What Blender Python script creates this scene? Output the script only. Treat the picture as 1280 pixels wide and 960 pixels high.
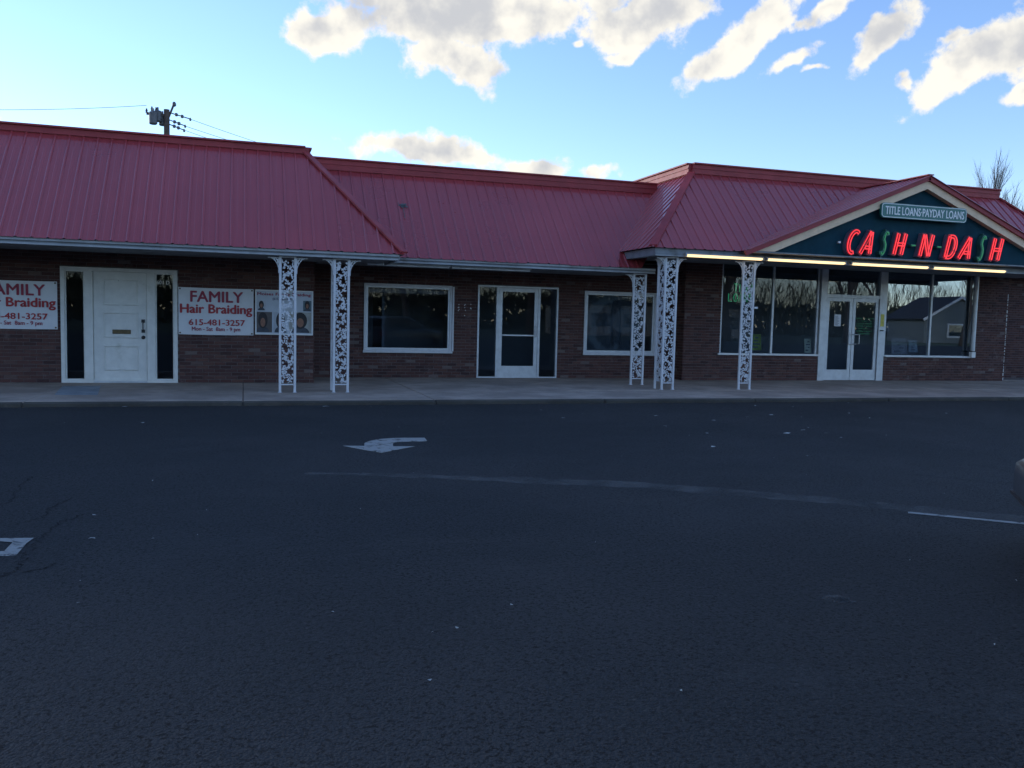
import bpy, bmesh, math, random
from mathutils import Vector, Matrix, noise as mnoise
R = math.radians
random.seed(7)
for o in list(bpy.data.objects): bpy.data.objects.remove(o)
scene = bpy.context.scene
col = scene.collection

# ------------------------------------------------------------------ camera
# X runs along the shop fronts (to the right), Y into the building, Z up; Z = 0 is the top of the sidewalk
CAMH, CAMD, FPX = 1.3555, 17.5667, 1067.4
YAW, PITCH, ROLL = R(17.533), R(-4.277), R(1.379)
CAM = Vector((0, -CAMD, CAMH))
FW = Vector((math.sin(YAW)*math.cos(PITCH), math.cos(YAW)*math.cos(PITCH), math.sin(PITCH)))
_r = Vector((math.cos(YAW), -math.sin(YAW), 0)); _u = _r.cross(FW)
RT = _r*math.cos(ROLL) + _u*math.sin(ROLL)
UP = _u*math.cos(ROLL) - _r*math.sin(ROLL)
cd = bpy.data.cameras.new('camera'); cam = bpy.data.objects.new('camera', cd); col.objects.link(cam)
M = Matrix((RT, UP, -FW)).transposed().to_4x4(); M.translation = CAM
cam.matrix_world = M
cd.sensor_fit = 'HORIZONTAL'; cd.sensor_width = 36; cd.lens = 36*FPX/1280
cd.clip_start = .1; cd.clip_end = 3000
scene.camera = cam
def ray(px, py): return FW*FPX + RT*(px-640) + UP*(480-py)
def atY(px, py, Y):
    d = ray(px, py); return CAM + d*((Y-CAM.y)/d.y)
def atZ(px, py, Z):
    d = ray(px, py); return CAM + d*((Z-CAM.z)/d.z)

# ------------------------------------------------------------------ world, sun, exposure
SUN_AZ, SUN_EL = R(-40), R(12)          # measured from +Y, negative to the left: behind the building
SKY_STRENGTH, EXPOSURE = .128, 1.22
w = bpy.data.worlds.new('World'); scene.world = w; w.use_nodes = True
nt = w.node_tree; nt.nodes.clear()
def N(t, **k):
    n = nt.nodes.new(t)
    for a, b in k.items():
        if a == 'ins':
            for i, v in b.items():
                if isinstance(v, bpy.types.NodeSocket): nt.links.new(v, n.inputs[i])
                else: n.inputs[i].default_value = v
        else: setattr(n, a, b)
    return n
def MA(op, a, b=None, c=None, clamp=False):
    n = N('ShaderNodeMath', operation=op, use_clamp=clamp)
    for i, v in enumerate((a, b, c)):
        if v is None: continue
        if isinstance(v, bpy.types.NodeSocket): nt.links.new(v, n.inputs[i])
        else: n.inputs[i].default_value = v
    return n.outputs[0]
sky = N('ShaderNodeTexSky', sky_type='NISHITA', sun_disc=False, sun_elevation=SUN_EL, sun_rotation=SUN_AZ,
        altitude=150, air_density=1.0, dust_density=.05, ozone_density=2.6)
tc = N('ShaderNodeTexCoord')
warp = N('ShaderNodeTexNoise', ins={'Vector': tc.outputs['Generated'], 'Scale': 9.0, 'Detail': 4.0, 'Roughness': .6})
sub = N('ShaderNodeVectorMath', operation='SUBTRACT', ins={0: warp.outputs['Color'], 1: (.5, .5, .5)})
scl = N('ShaderNodeVectorMath', operation='SCALE', ins={0: sub.outputs[0], 'Scale': .07})
wd = N('ShaderNodeVectorMath', operation='ADD', ins={0: tc.outputs['Generated'], 1: scl.outputs[0]})
sp = N('ShaderNodeSeparateXYZ', ins={0: wd.outputs[0]})
az = MA('ARCTAN2', sp.outputs[0], sp.outputs[1]); el = MA('ARCSINE', sp.outputs[2])
puffs = []          # azimuth, elevation, half width, half height, tilt
for cx, cy, rx, ry, t in [(550, 30, 165, 42, 0), (425, 38, 62, 34, -10), (572, 85, 72, 27, 10), (650, 12, 95, 30, 0), (555, -20, 180, 60, 0),
                          (805, 26, 92, 38, -18), (772, 76, 30, 13, -20), (719, 63, 17, 10, -25), (935, 42, 98, 27, -34), (985, 76, 38, 10, -20),
                          (1032, 14, 38, 12, -30), (1100, 52, 44, 24, -38), (1222, 64, 88, 32, -26), (1290, 40, 60, 40, -20), (1126, 99, 15, 10, -20),
                          (1197, 40, 26, 8, -20), (1276, 112, 24, 11, -15), (540, 190, 95, 24, 2), (675, 208, 56, 17, 0), (746, 216, 24, 11, 0),
                          (822, 226, 13, 5, 0), (880, -60, 190, 45, -15), (1010, 88, 14, 5, 0), (-60, 150, 62, 14, 0)]:
    d = ray(cx, cy).normalized()
    puffs.append((math.atan2(d.x, d.y), math.asin(d.z), rx/FPX, ry/FPX, R(-t)))
rs = random.Random(4)
for k in range(10):   # the same scattered cumulus all round
    a = R(62) + R(250)*(k+.5)/10 + rs.uniform(-.1, .1)
    if a > math.pi: a -= 2*math.pi
    puffs.append((a, R(rs.uniform(10, 42)), rs.uniform(.06, .2), rs.uniform(.025, .07), R(rs.uniform(-5, 25))))
field = None
sph = N('ShaderNodeCombineXYZ', ins={0: az, 1: el, 2: 0.0}).outputs[0]
for a0, e0, rx, ry, t in puffs:
    mp_ = N('ShaderNodeMapping', vector_type='TEXTURE', ins={'Vector': sph, 'Location': (a0, e0, 0), 'Rotation': (0, 0, t), 'Scale': (rx/math.cos(e0), ry, 1)})
    q = N('ShaderNodeVectorMath', operation='LENGTH', ins={0: mp_.outputs[0]}).outputs['Value']
    k = min(1.0, .36+.64*ry/.026)
    v = MA('MULTIPLY_ADD', q, -k, k)
    field = v if field is None else MA('SMOOTH_MAX', field, v, .12)
fbm = N('ShaderNodeTexNoise', ins={'Vector': tc.outputs['Generated'], 'Scale': 26.0, 'Detail': 9.0, 'Roughness': .62})
puffy = N('ShaderNodeTexNoise', ins={'Vector': wd.outputs[0], 'Scale': 8.0, 'Detail': 4.0, 'Roughness': .5})
dens = MA('ADD', field, MA('MULTIPLY', MA('SUBTRACT', fbm.outputs[0], .52), 1.55))
mask = N('ShaderNodeMapRange', interpolation_type='SMOOTHSTEP', ins={'Value': dens, 'From Min': .0, 'From Max': .32}).outputs[0]
_sd = Vector((math.sin(SUN_AZ)*math.cos(SUN_EL), math.cos(SUN_AZ)*math.cos(SUN_EL), math.sin(SUN_EL)))*.022
shf = N('ShaderNodeVectorMath', operation='ADD', ins={0: tc.outputs['Generated'], 1: tuple(_sd)})
fbs = N('ShaderNodeTexNoise', ins={'Vector': shf.outputs[0], 'Scale': 26.0, 'Detail': 4.0, 'Roughness': .55})
# light reaches a lump through the cloud between it and the sun
thk = MA('ADD', MA('MULTIPLY', dens, .55), MA('ADD', MA('MULTIPLY', MA('SUBTRACT', puffy.outputs[0], .5), 1.9), MA('MULTIPLY', MA('SUBTRACT', fbs.outputs[0], fbm.outputs[0]), 1.3)))
thick = N('ShaderNodeMapRange', interpolation_type='SMOOTHSTEP', ins={'Value': thk, 'From Min': .0, 'From Max': .72}).outputs[0]
ccol = N('ShaderNodeMix', data_type='RGBA', ins={'Factor': thick, 'A': (1.06, 1.02, .92, 1), 'B': (.62, .635, .67, 1)})
tint = N('ShaderNodeMix', data_type='RGBA', blend_type='MULTIPLY', ins={'Factor': 1.0, 'A': sky.outputs[0], 'B': (.98, .96, 1.12, 1)})
bg1 = N('ShaderNodeBackground', ins={'Color': tint.outputs[2], 'Strength': SKY_STRENGTH})
bg2 = N('ShaderNodeBackground', ins={'Color': ccol.outputs[2], 'Strength': 1.0/2**EXPOSURE})
mx = N('ShaderNodeMixShader', ins={0: mask, 1: bg1.outputs[0], 2: bg2.outputs[0]})
wo = N('ShaderNodeOutputWorld', ins={0: mx.outputs[0]})
w.cycles.sampling_method = 'MANUAL'; w.cycles.sample_map_resolution = 512

sl = bpy.data.lights.new('sun', 'SUN'); sl.energy = .8; sl.angle = R(10); sl.color = (1, .93, .82)
so = bpy.data.objects.new('sun', sl); col.objects.link(so)
sdir = Vector((math.sin(SUN_AZ)*math.cos(SUN_EL), math.cos(SUN_AZ)*math.cos(SUN_EL), math.sin(SUN_EL)))
so.rotation_euler = sdir.to_track_quat('Z', 'Y').to_euler(); so.location = sdir*60
vs = scene.view_settings
vs.view_transform = 'Standard'; vs.look = 'None'; vs.gamma = 1; vs.use_curve_mapping = False; vs.exposure = EXPOSURE

# ------------------------------------------------------------------ materials
def newmat(name):
    m = bpy.data.materials.new(name); m.use_nodes = True
    t = m.node_tree; t.nodes.clear()
    return m, t
class G:
    """small node-graph helper"""
    def __init__(s, name):
        s.m, s.t = newmat(name)
        s.out = s.t.nodes.new('ShaderNodeOutputMaterial')
    def n(s, ty, **k):
        n = s.t.nodes.new(ty)
        for a, b in k.items():
            if a == 'ins':
                for i, v in b.items():
                    if isinstance(v, bpy.types.NodeSocket): s.t.links.new(v, n.inputs[i])
                    else: n.inputs[i].default_value = v
            else: setattr(n, a, b)
        return n
    def math(s, op, a, b=None, c=None, clamp=False):
        n = s.n('ShaderNodeMath', operation=op, use_clamp=clamp)
        for i, v in enumerate((a, b, c)):
            if v is None: continue
            if isinstance(v, bpy.types.NodeSocket): s.t.links.new(v, n.inputs[i])
            else: n.inputs[i].default_value = v
        return n.outputs[0]
    def pos(s): return s.n('ShaderNodeNewGeometry').outputs['Position']
    def noise(s, sc, det=4, rough=.55, vec=None, out=0, dist=0):
        return s.n('ShaderNodeTexNoise', ins={'Vector': vec or s.pos(), 'Scale': sc, 'Detail': det, 'Roughness': rough, 'Distortion': dist}).outputs[out]
    def mix(s, f, a, b, mode='MIX'):
        q = lambda c: c if isinstance(c, bpy.types.NodeSocket) else (*c[:3], 1)
        return s.n('ShaderNodeMix', data_type='RGBA', blend_type=mode, ins={'Factor': f, 'A': q(a), 'B': q(b)}).outputs[2]
    def ramp(s, f, lo, hi, smooth=True):
        return s.n('ShaderNodeMapRange', interpolation_type='SMOOTHSTEP' if smooth else 'LINEAR', ins={'Value': f, 'From Min': lo, 'From Max': hi}).outputs[0]
    def bump(s, h, strength=.3, dist=.01, normal=None):
        d = {'Height': h, 'Strength': strength, 'Distance': dist}
        if normal: d['Normal'] = normal
        return s.n('ShaderNodeBump', ins=d).outputs[0]
    def bsdf(s, **k):
        b = s.n('ShaderNodeBsdfPrincipled')
        for a, v in k.items():
            nm = {'color': 'Base Color', 'rough': 'Roughness', 'metal': 'Metallic', 'normal': 'Normal', 'spec': 'Specular IOR Level', 'emit': 'Emission Color',
                  'estr': 'Emission Strength', 'coat': 'Coat Weight', 'alpha': 'Alpha'}[a]
            if isinstance(v, bpy.types.NodeSocket): s.t.links.new(v, b.inputs[nm])
            elif isinstance(v, (tuple, list)): b.inputs[nm].default_value = (*v[:3], 1)
            else: b.inputs[nm].default_value = v
        return b
    def done(s, sh):
        s.t.links.new(sh.outputs[0], s.out.inputs[0]); return s.m
MATS = {}
def pm(name, c, rough=.6, var=.18, scale=5., bump=.0, bscale=60., metal=0., spec=.5, dirt=None, dscale=2.5, dlo=.5, dhi=.72, coat=0.):
    if name in MATS: return MATS[name]
    g = G(name)
    k = lambda f: tuple(min(1, x*f) for x in c)
    cc = g.mix(g.ramp(g.noise(scale, 6, .6), .3, .7), k(1-var), k(1+var))
    if dirt: cc = g.mix(g.ramp(g.noise(dscale, 8, .65), dlo, dhi), cc, dirt)
    a = dict(color=cc, rough=g.math('ADD', g.math('MULTIPLY', g.noise(scale*2.3, 4), .2), rough-.1), metal=metal, spec=spec, coat=coat)
    if bump: a['normal'] = g.bump(g.noise(bscale, 5, .6), bump, .004)
    MATS[name] = g.done(g.bsdf(**a)); return MATS[name]

def m_brick(name, axis):
    g = G(name)
    s = g.n('ShaderNodeSeparateXYZ', ins={0: g.pos()})
    row = g.math('FLOOR', g.math('DIVIDE', g.math('ADD', s.outputs[2], .001), .0677))
    off = g.math('MULTIPLY', g.math('MODULO', g.math('ABSOLUTE', row), 2.0), .1065)
    cl = g.math('FLOOR', g.math('DIVIDE', g.math('ADD', g.math('ADD', s.outputs[axis], off), 40.47), .213))
    cv = g.n('ShaderNodeCombineXYZ', ins={0: row, 1: cl, 2: 3.0})
    wn = g.n('ShaderNodeTexWhiteNoise', noise_dimensions='3D', ins={0: cv.outputs[0]})
    r = g.n('ShaderNodeValToRGB', ins={0: wn.outputs[0]})
    e = r.color_ramp.elements
    e[0].color = (0.061, 0.032, 0.032, 1); e[1].position = .985; e[1].color = (.20, .155, .14, 1)
    for p_, c_ in ((.25, (0.100, 0.048, 0.043, 1)), (.5, (0.137, 0.061, 0.051, 1)), (.72, (0.107, 0.057, 0.054, 1)), (.88, (0.165, 0.085, 0.068, 1)), (.955, (0.122, 0.055, 0.046, 1))):
        x = e.new(p_); x.color = c_
    c = g.mix(g.math('MULTIPLY', g.noise(38, 6, .7), .55), r.outputs[0], (.06, .035, .035))
    bloom = g.math('MULTIPLY', g.ramp(g.noise(2.1, 8, .8), .56, .74), .38)
    c = g.mix(bloom, c, (.36, .32, .30))
    return g.done(g.bsdf(color=c, rough=.85, spec=.25, normal=g.bump(g.noise(130, 5, .7), .5, .003)))
BRICK_X = m_brick('brick_face_x', 0); BRICK_Y = m_brick('brick_face_y', 1)
MORTAR = pm('mortar', (.145, .125, .12), .92, .25, 9, .5, 150)
def m_asphalt():
    g = G('asphalt')
    p = g.pos()
    big = g.noise(.22, 5, .6, p); mid = g.noise(1.7, 6, .65, p); fine = g.noise(42, 5, .8, p)
    vor = g.n('ShaderNodeTexVoronoi', ins={'Vector': p, 'Scale': 85.0})
    c = g.mix(g.ramp(big, .40, .60), (.044, .047, .049), (.064, .064, .065))
    c = g.mix(g.math('MULTIPLY', g.ramp(mid, .45, .75), .5), c, (.074, .072, .070))
    # scuffed streaks along the driving direction
    sv = g.n('ShaderNodeMapping', ins={0: p, 2: (0, 0, R(-14)), 3: (.25, 2.2, 1)})
    c = g.mix(g.math('MULTIPLY', g.ramp(g.noise(1.0, 6, .7, sv.outputs[0]), .55, .78), .45), c, (.085, .082, .078))
    c = g.mix(g.math('MULTIPLY', g.ramp(vor.outputs['Color'], .70, .95), .45), c, (.11, .108, .105))
    c = g.mix(g.math('MULTIPLY', g.ramp(fine, .525, .575), g.math('MULTIPLY_ADD', mid, 1.2, .2, clamp=True)), c, (.007, .007, .008), 'MIX')
    h = g.math('ADD', g.math('MULTIPLY', vor.outputs['Distance'], -1.0), g.math('MULTIPLY', fine, .8))
    h2 = g.math('ADD', h, g.math('ADD', g.math('MULTIPLY', g.noise(9, 5, .6, p), 1.6), g.math('MULTIPLY', g.ramp(fine, .55, .66), -1.4)))
    return g.done(g.bsdf(color=c, rough=g.math('ADD', .74, g.math('MULTIPLY', mid, .2)), spec=.32, normal=g.bump(h2, 1.0, .028)))
ASPHALT = m_asphalt()
def m_concrete(name='concrete', base=(.44, .355, .29)):
    g = G(name); p = g.pos()
    c = g.mix(g.ramp(g.noise(.9, 7, .65), .35, .7), tuple(x*.72 for x in base), tuple(x*1.15 for x in base))
    c = g.mix(g.math('MULTIPLY', g.ramp(g.noise(3.2, 8, .7), .5, .75), .55), c, (.17, .14, .115))
    c = g.mix(g.math('MULTIPLY', g.ramp(g.noise(160, 2, .6), .5, .8), .35), c, (.09, .085, .08))
    return g.done(g.bsdf(color=c, rough=.88, spec=.3, normal=g.bump(g.noise(140, 4, .7), .35, .004)))
CONC = m_concrete()
KERB = m_concrete('kerb_concrete', (.075, .070, .060))
def m_decal(name, color, sc, lo, hi, strength=1.0, rough=.8):
    """worn mark: paint or dust that has flaked away in places"""
    g = G(name)
    f = g.math('MULTIPLY', g.ramp(g.noise(sc, 8, .7), lo, hi), strength)
    b = g.bsdf(color=color, rough=rough, spec=.3, normal=g.bump(g.noise(110, 3, .7), .6, .006))
    tr = g.n('ShaderNodeBsdfTransparent')
    return g.done(g.n('ShaderNodeMixShader', ins={0: f, 1: tr.outputs[0], 2: b.outputs[0]}))
PAINT = m_decal('worn_line_paint', (.37, .36, .33), 9, .30, .50, .92)
SCUFF = m_decal('pale_dust_scuff', (.16, .155, .145), 3.2, .30, .74, .62)
SCUFF2 = m_decal('faint_dust_scuff', (.12, .118, .115), 4.5, .40, .85, .45)
CRACK = m_decal('open_crack', (.006, .006, .007), 12, .2, .45, .95)
def m_roof():
    g = G('red_painted_metal')
    s = g.noise(.5, 4, .6)
    sv = g.n('ShaderNodeMapping', ins={0: g.pos(), 3: (7, .5, .5)})
    c = g.mix(g.ramp(s, .3, .7), (.35, .050, .056), (.41, .058, .064))
    c = g.mix(g.math('MULTIPLY', g.ramp(g.noise(1.1, 7, .7, sv.outputs[0]), .5, .78), .22), c, (.42, .12, .13))
    return g.done(g.bsdf(color=c, coat=.9, rough=g.math('ADD', .22, g.math('MULTIPLY', s, .14)), spec=.5, normal=g.bump(g.noise(1.9, 3, .5), .22, .02)))
ROOF = m_roof()
ROOF2 = pm('red_trim_metal', (.33, .046, .052), .5, .12, 3, spec=.3)
WHITE = pm('white_painted_metal', (.62, .63, .65), .45, .06, 8, .08, 90, dirt=(.45, .42, .38), dlo=.62, dhi=.85)
WHITEWOOD = pm('white_painted_wood', (.70, .70, .66), .5, .06, 6, .1, 70, dirt=(.50, .50, .42), dlo=.58, dhi=.8)
ALU = pm('dull_aluminium', (.56, .58, .60), .42, .08, 7, .0, metal=.35, dirt=(.36, .35, .33), dlo=.6, dhi=.85)
FASCIA = pm('grey_fascia_paint', (.20, .215, .235), .5, .15, 4, .1, 40, dirt=(.10, .10, .10))
FASCIA_L = pm('pale_gutter_paint', (.34, .36, .38), .45, .12, 4, .0, dirt=(.18, .18, .18))
SOFFIT = pm('soffit_paint', (.22, .225, .23), .75, .15, 3, .1, 40, dirt=(.10, .10, .10))
TEAL = pm('dark_teal_paint', (.004, .040, .060), .75, .18, 2.2, .25, 45, spec=.2, dirt=(.008, .058, .078), dlo=.45, dhi=.8)
CREAM = pm('cream_trim_paint', (.82, .58, .38), .55, .08, 5, .1, 60, dirt=(.62, .44, .29), dlo=.6, dhi=.85)
DARK = pm('dark_interior', (.40, .40, .40), .8, .2, 2)
INWALL = pm('interior_wall', (.27, .27, .28), .8, .1, 1)
INFLOOR = pm('interior_floor', (.22, .19, .17), .5, .2, 3)
BLACKM = pm('black_metal', (.02, .02, .022), .4, .2, 20)
BRASS = pm('dark_brass', (.12, .09, .05), .4, .2, 20, metal=.8)
FLATROOF = pm('flat_roof_felt', (.12, .12, .12), .9, .2, 2, .3, 50)
WOODPOLE = pm('weathered_pole', (.10, .075, .06), .85, .2, 8, .4, 30)
BARK = pm('bare_bark', (.085, .068, .058), .9, .25, 10, .5, 50)
GRASSM = pm('winter_grass', (.085, .105, .035), .9, .35, 1.2, .6, 40, dirt=(.14, .12, .06))
SHEET = pm('white_vinyl', (.70, .71, .73), .42, .04, 3, .0, dirt=(.58, .58, .60), dlo=.55, dhi=.9)
REDINK = pm('red_print', (.38, .014, .022), .45, .08, 8)
MAROON = pm('maroon_print', (.30, .012, .045), .45, .08, 8)
SIGNGREEN = pm('sign_green', (.012, .14, .12), .35, .08, 4)
SIGNWHITE = pm('sign_white', (.80, .80, .78), .4, .04, 6)
def m_glass():
    g = G('window_glass')
    gl = g.n('ShaderNodeBsdfGlossy', ins={'Color': (.92, .95, 1, 1), 'Roughness': .0, 'Normal': g.bump(g.noise(.8, 2), .008, .02)})
    tr = g.n('ShaderNodeBsdfTransparent', ins={0: (.74, .80, .85, 1)})
    lw = g.n('ShaderNodeFresnel', ins={0: 1.52})
    f = g.math('MULTIPLY', lw.outputs[0], .54)
    return g.done(g.n('ShaderNodeMixShader', ins={0: f, 1: tr.outputs[0], 2: gl.outputs[0]}))
GLASS = m_glass()
def m_emit(name, c, s):
    g = G(name); return g.done(g.n('ShaderNodeEmission', ins={0: (*c, 1), 1: s}))

# ------------------------------------------------------------------ mesh helpers
ROOTLOC = {}
def wloc(o):
    v = Vector((0, 0, 0))
    while o is not None: v += o.location; o = o.parent
    return v
class MB:
    def __init__(s): s.v, s.f = [], []
    def add(s, vs_, fs_):
        b = len(s.v); s.v += [tuple(p) for p in vs_]; s.f += [tuple(b+i for i in f) for f in fs_]; return s
    def box(s, x0, x1, y0, y1, z0, z1):
        return s.add([(x0, y0, z0), (x1, y0, z0), (x1, y1, z0), (x0, y1, z0), (x0, y0, z1), (x1, y0, z1), (x1, y1, z1), (x0, y1, z1)],
                     [(0, 3, 2, 1), (4, 5, 6, 7), (0, 1, 5, 4), (1, 2, 6, 5), (2, 3, 7, 6), (3, 0, 4, 7)])
    def bar(s, a, b, w_, t_, up=(0, 0, 1)):
        a, b = Vector(a), Vector(b); d = (b-a).normalized(); u = Vector(up); sd = d.cross(u).normalized(); u = sd.cross(d).normalized()
        P = []
        for q in (a, b):
            for i, j in ((-1, -1), (1, -1), (1, 1), (-1, 1)): P.append(q+sd*(i*w_/2)+u*(j*t_/2))
        return s.add(P, [(0, 1, 2, 3), (4, 7, 6, 5), (0, 4, 5, 1), (1, 5, 6, 2), (2, 6, 7, 3), (3, 7, 4, 0)])
    def tube(s, pts, r, n=6, closed=False, r2=None):
        pts = [Vector(p) for p in pts]; L = len(pts); rings = []
        for i, p in enumerate(pts):
            if closed: d = pts[(i+1) % L]-pts[i-1]
            else: d = pts[min(i+1, L-1)]-pts[max(i-1, 0)]
            d.normalize(); a = d.cross(Vector((.13, .21, .97)) if abs(d.z) < .9 else Vector((1, .1, .05))).normalized(); b = d.cross(a)
            rr = r if r2 is None else r+(r2-r)*i/(L-1)
            rings.append([p+a*math.cos(2*math.pi*k/n)*rr+b*math.sin(2*math.pi*k/n)*rr for k in range(n)])
        F = []
        for i in range(L if closed else L-1):
            j = (i+1) % L
            for k in range(n): F.append((i*n+k, i*n+(k+1) % n, j*n+(k+1) % n, j*n+k))
        if not closed: F += [tuple(range(n-1, -1, -1)), tuple((L-1)*n+k for k in range(n))]
        return s.add([q for rg in rings for q in rg], F)
    def prismY(s, poly, y0, y1):
        """polygon in X,Z extruded from y0 to y1"""
        n = len(poly)
        return s.add([(x, y0, z) for x, z in poly]+[(x, y1, z) for x, z in poly],
                     [tuple(range(n)), tuple(range(2*n-1, n-1, -1))]+[(i, n+i, n+(i+1) % n, (i+1) % n) for i in range(n)])
    def prismZ(s, poly, z0, z1):
        n = len(poly)
        return s.add([(x, y, z1) for x, y in poly]+[(x, y, z0) for x, y in poly],
                     [tuple(range(n)), tuple(range(2*n-1, n-1, -1))]+[(i, n+i, n+(i+1) % n, (i+1) % n) for i in range(n)])
    def lathe(s, c, prof, n=16, axis='z'):
        V, F = [], []
        for r_, h in prof:
            for k in range(n):
                a = 2*math.pi*k/n; x, y = r_*math.cos(a), r_*math.sin(a)
                V.append((c[0]+x, c[1]+y, c[2]+h) if axis == 'z' else ((c[0]+x, c[1]+h, c[2]+y) if axis == 'y' else (c[0]+h, c[1]+x, c[2]+y)))
        m = len(prof)
        for i in range(m-1):
            for k in range(n): F.append((i*n+k, i*n+(k+1) % n, (i+1)*n+(k+1) % n, (i+1)*n+k))
        F += [tuple(range(n-1, -1, -1)), tuple((m-1)*n+k for k in range(n))]
        return s.add(V, F)
    def build(s, name, mat, parent=None, kind=None, smooth=False, bevel=0, fix=True):
        o0 = wloc(parent) if parent else Vector((0, 0, 0))
        me = bpy.data.meshes.new(name)
        me.from_pydata([(x-o0.x, y-o0.y, z-o0.z) for x, y, z in s.v], [], s.f)
        if fix or bevel:
            bm = bmesh.new(); bm.from_mesh(me)
            if bevel: bmesh.ops.bevel(bm, geom=bm.edges[:], offset=bevel, segments=1, affect='EDGES', clamp_overlap=True)
            bmesh.ops.recalc_face_normals(bm, faces=bm.faces[:]); bm.to_mesh(me); bm.free()
        if smooth:
            for p in me.polygons: p.use_smooth = True
        me.materials.append(mat)
        return link(name, me, parent, kind)
def link(name, me, parent=None, kind=None, loc=None):
    o = bpy.data.objects.new(name, me); col.objects.link(o)
    if parent: o.parent = parent
    if loc is not None: o.location = loc
    if kind: o['kind'] = kind
    return o
def tag(o, label, cat, group=None):
    o['label'] = label; o['category'] = cat
    if group: o['group'] = group
    return o
def thing(name, label, cat, loc=(0, 0, 0), group=None):
    o = bpy.data.objects.new(name, None); col.objects.link(o); o.location = loc; o.empty_display_size = .2
    return tag(o, label, cat, group)
def box(name, mat, parent, x0, x1, y0, y1, z0, z1, bevel=0, kind=None):
    return MB().box(x0, x1, y0, y1, z0, z1).build(name, mat, parent, kind, bevel=bevel, fix=False)
def text(body, x0, x1, z0, z1, y, mat, parent, name='lettering', bold=.0):
    """lettering fitted into a rectangle on a wall that faces -Y; shifted copies of the outline make it bold"""
    cu = bpy.data.curves.new(name, 'FONT'); cu.body = body; cu.resolution_u = 3
    t = bpy.data.objects.new(name, cu); col.objects.link(t)
    me = bpy.data.meshes.new_from_object(t); bpy.data.objects.remove(t); bpy.data.curves.remove(cu)
    xs = [v.co.x for v in me.vertices]; ys = [v.co.y for v in me.vertices]
    ax, bx, ay, by = min(xs), max(xs), min(ys), max(ys)
    b_ = bold*(z1-z0); m = MB(); P = [(v.co.x, v.co.y) for v in me.vertices]; F = [tuple(p.vertices) for p in me.polygons]
    bpy.data.meshes.remove(me)
    for i, (dx, dz) in enumerate(((0, 0), (1, 0), (.5, .35), (.5, -.35)) if bold else ((0, 0),)):
        V = [(x0+(px-ax)/(bx-ax)*(x1-x0-b_)+dx*b_, y-.0004*i, z0+(pz-ay)/(by-ay)*(z1-z0)+dz*b_) for px, pz in P]
        fl = []
        for f in F:
            a, b, c = V[f[0]], V[f[1]], V[f[2]]
            fl.append(f if (b[0]-a[0])*(c[2]-a[2])-(b[2]-a[2])*(c[0]-a[0]) > 0 else f[::-1])
        m.add(V, fl)
    return m.build(name, mat, parent, fix=False)
def ribbon(pts, w_, z, jit=0, seed=0):
    """flat ribbon on the ground along XY points; returns MB"""
    rg = random.Random(seed); P = [Vector((p[0], p[1], 0)) for p in pts]; m = MB(); V = []
    for i, p in enumerate(P):
        d = (P[min(i+1, len(P)-1)]-P[max(i-1, 0)]).normalized(); nn = Vector((-d.y, d.x, 0))
        k = (w_[i] if isinstance(w_, (list, tuple)) else w_)/2; k *= 1+rg.uniform(-jit, jit)
        V += [p+nn*k+Vector((0, 0, z)), p-nn*k+Vector((0, 0, z))]
    return m.add(V, [(2*i, 2*i+1, 2*i+3, 2*i+2) for i in range(len(P)-1)])
def subdiv(pts, n, jit=0, seed=0):
    rg = random.Random(seed); out = []
    for a, b in zip(pts[:-1], pts[1:]):
        for k in range(n):
            t = k/n; out.append((a[0]+(b[0]-a[0])*t+rg.uniform(-jit, jit), a[1]+(b[1]-a[1])*t+rg.uniform(-jit, jit)))
    return out+[tuple(pts[-1][:2])]

# ================================================================== SETTING
ZL = -.07                     # parking lot level
KY = -3.75                    # kerb line
gm = MB().add([(-700, -700, -.16), (700, -700, -.16), (700, 900, -.16), (-700, 900, -.16)], [(0, 1, 2, 3)])
gm.build('ground', GRASSM, None, 'structure')
lot = MB().add([(-60, -34, ZL), (70, -34, ZL), (70, 30, ZL), (-60, 30, ZL)], [(0, 1, 2, 3)]).build('parking_lot', ASPHALT, None, 'structure')
MB().add([(-300, -46, -.12), (300, -46, -.12), (300, -36, -.12), (-300, -36, -.12)], [(0, 1, 2, 3)]).build('street', ASPHALT, None, 'structure')
# sidewalk slabs on a bed, a kerb of cast lengths in front
walk = box('sidewalk', MORTAR, None, -36.6, 24.2, KY+.2, 4.0, -.15, -.035, kind='structure')
xs = [-36.6+3.05*i for i in range(21)]; rr = random.Random(3)
for a, b in zip(xs[:-1], xs[1:]):
    if b > 24.2: b = 24.2
    for y0, y1 in ((KY+.155, -1.95), (-1.94, 1.9)):
        dz = rr.uniform(-.004, .003)
        box('slab', CONC, walk, a+.006, b-.006, y0+.005, y1-.005, -.10, dz, bevel=.006)
kerb = box('kerb', MORTAR, None, -36.6, 24.2, KY+.03, KY+.15, -.15, -.03, kind='structure')
for a, b in zip(xs[:-1], xs[1:]):
    box('kerb_stone', KERB, kerb, a+.004, b-.004, KY+rr.uniform(-.01, .01), KY+.15, -.15, rr.uniform(-.008, -.001), bevel=.018)
pt = [atZ(*p, 0) for p in ((78, 483), (126, 482.5), (122, 494), (68, 494))]
MB().prismZ([(p.x, p.y) for p in pt], .0035, .0065).build('cement_patch', pm('pale_cement_patch', (.26, .29, .31), .8, .25, 3, .2, 60), walk)

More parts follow.
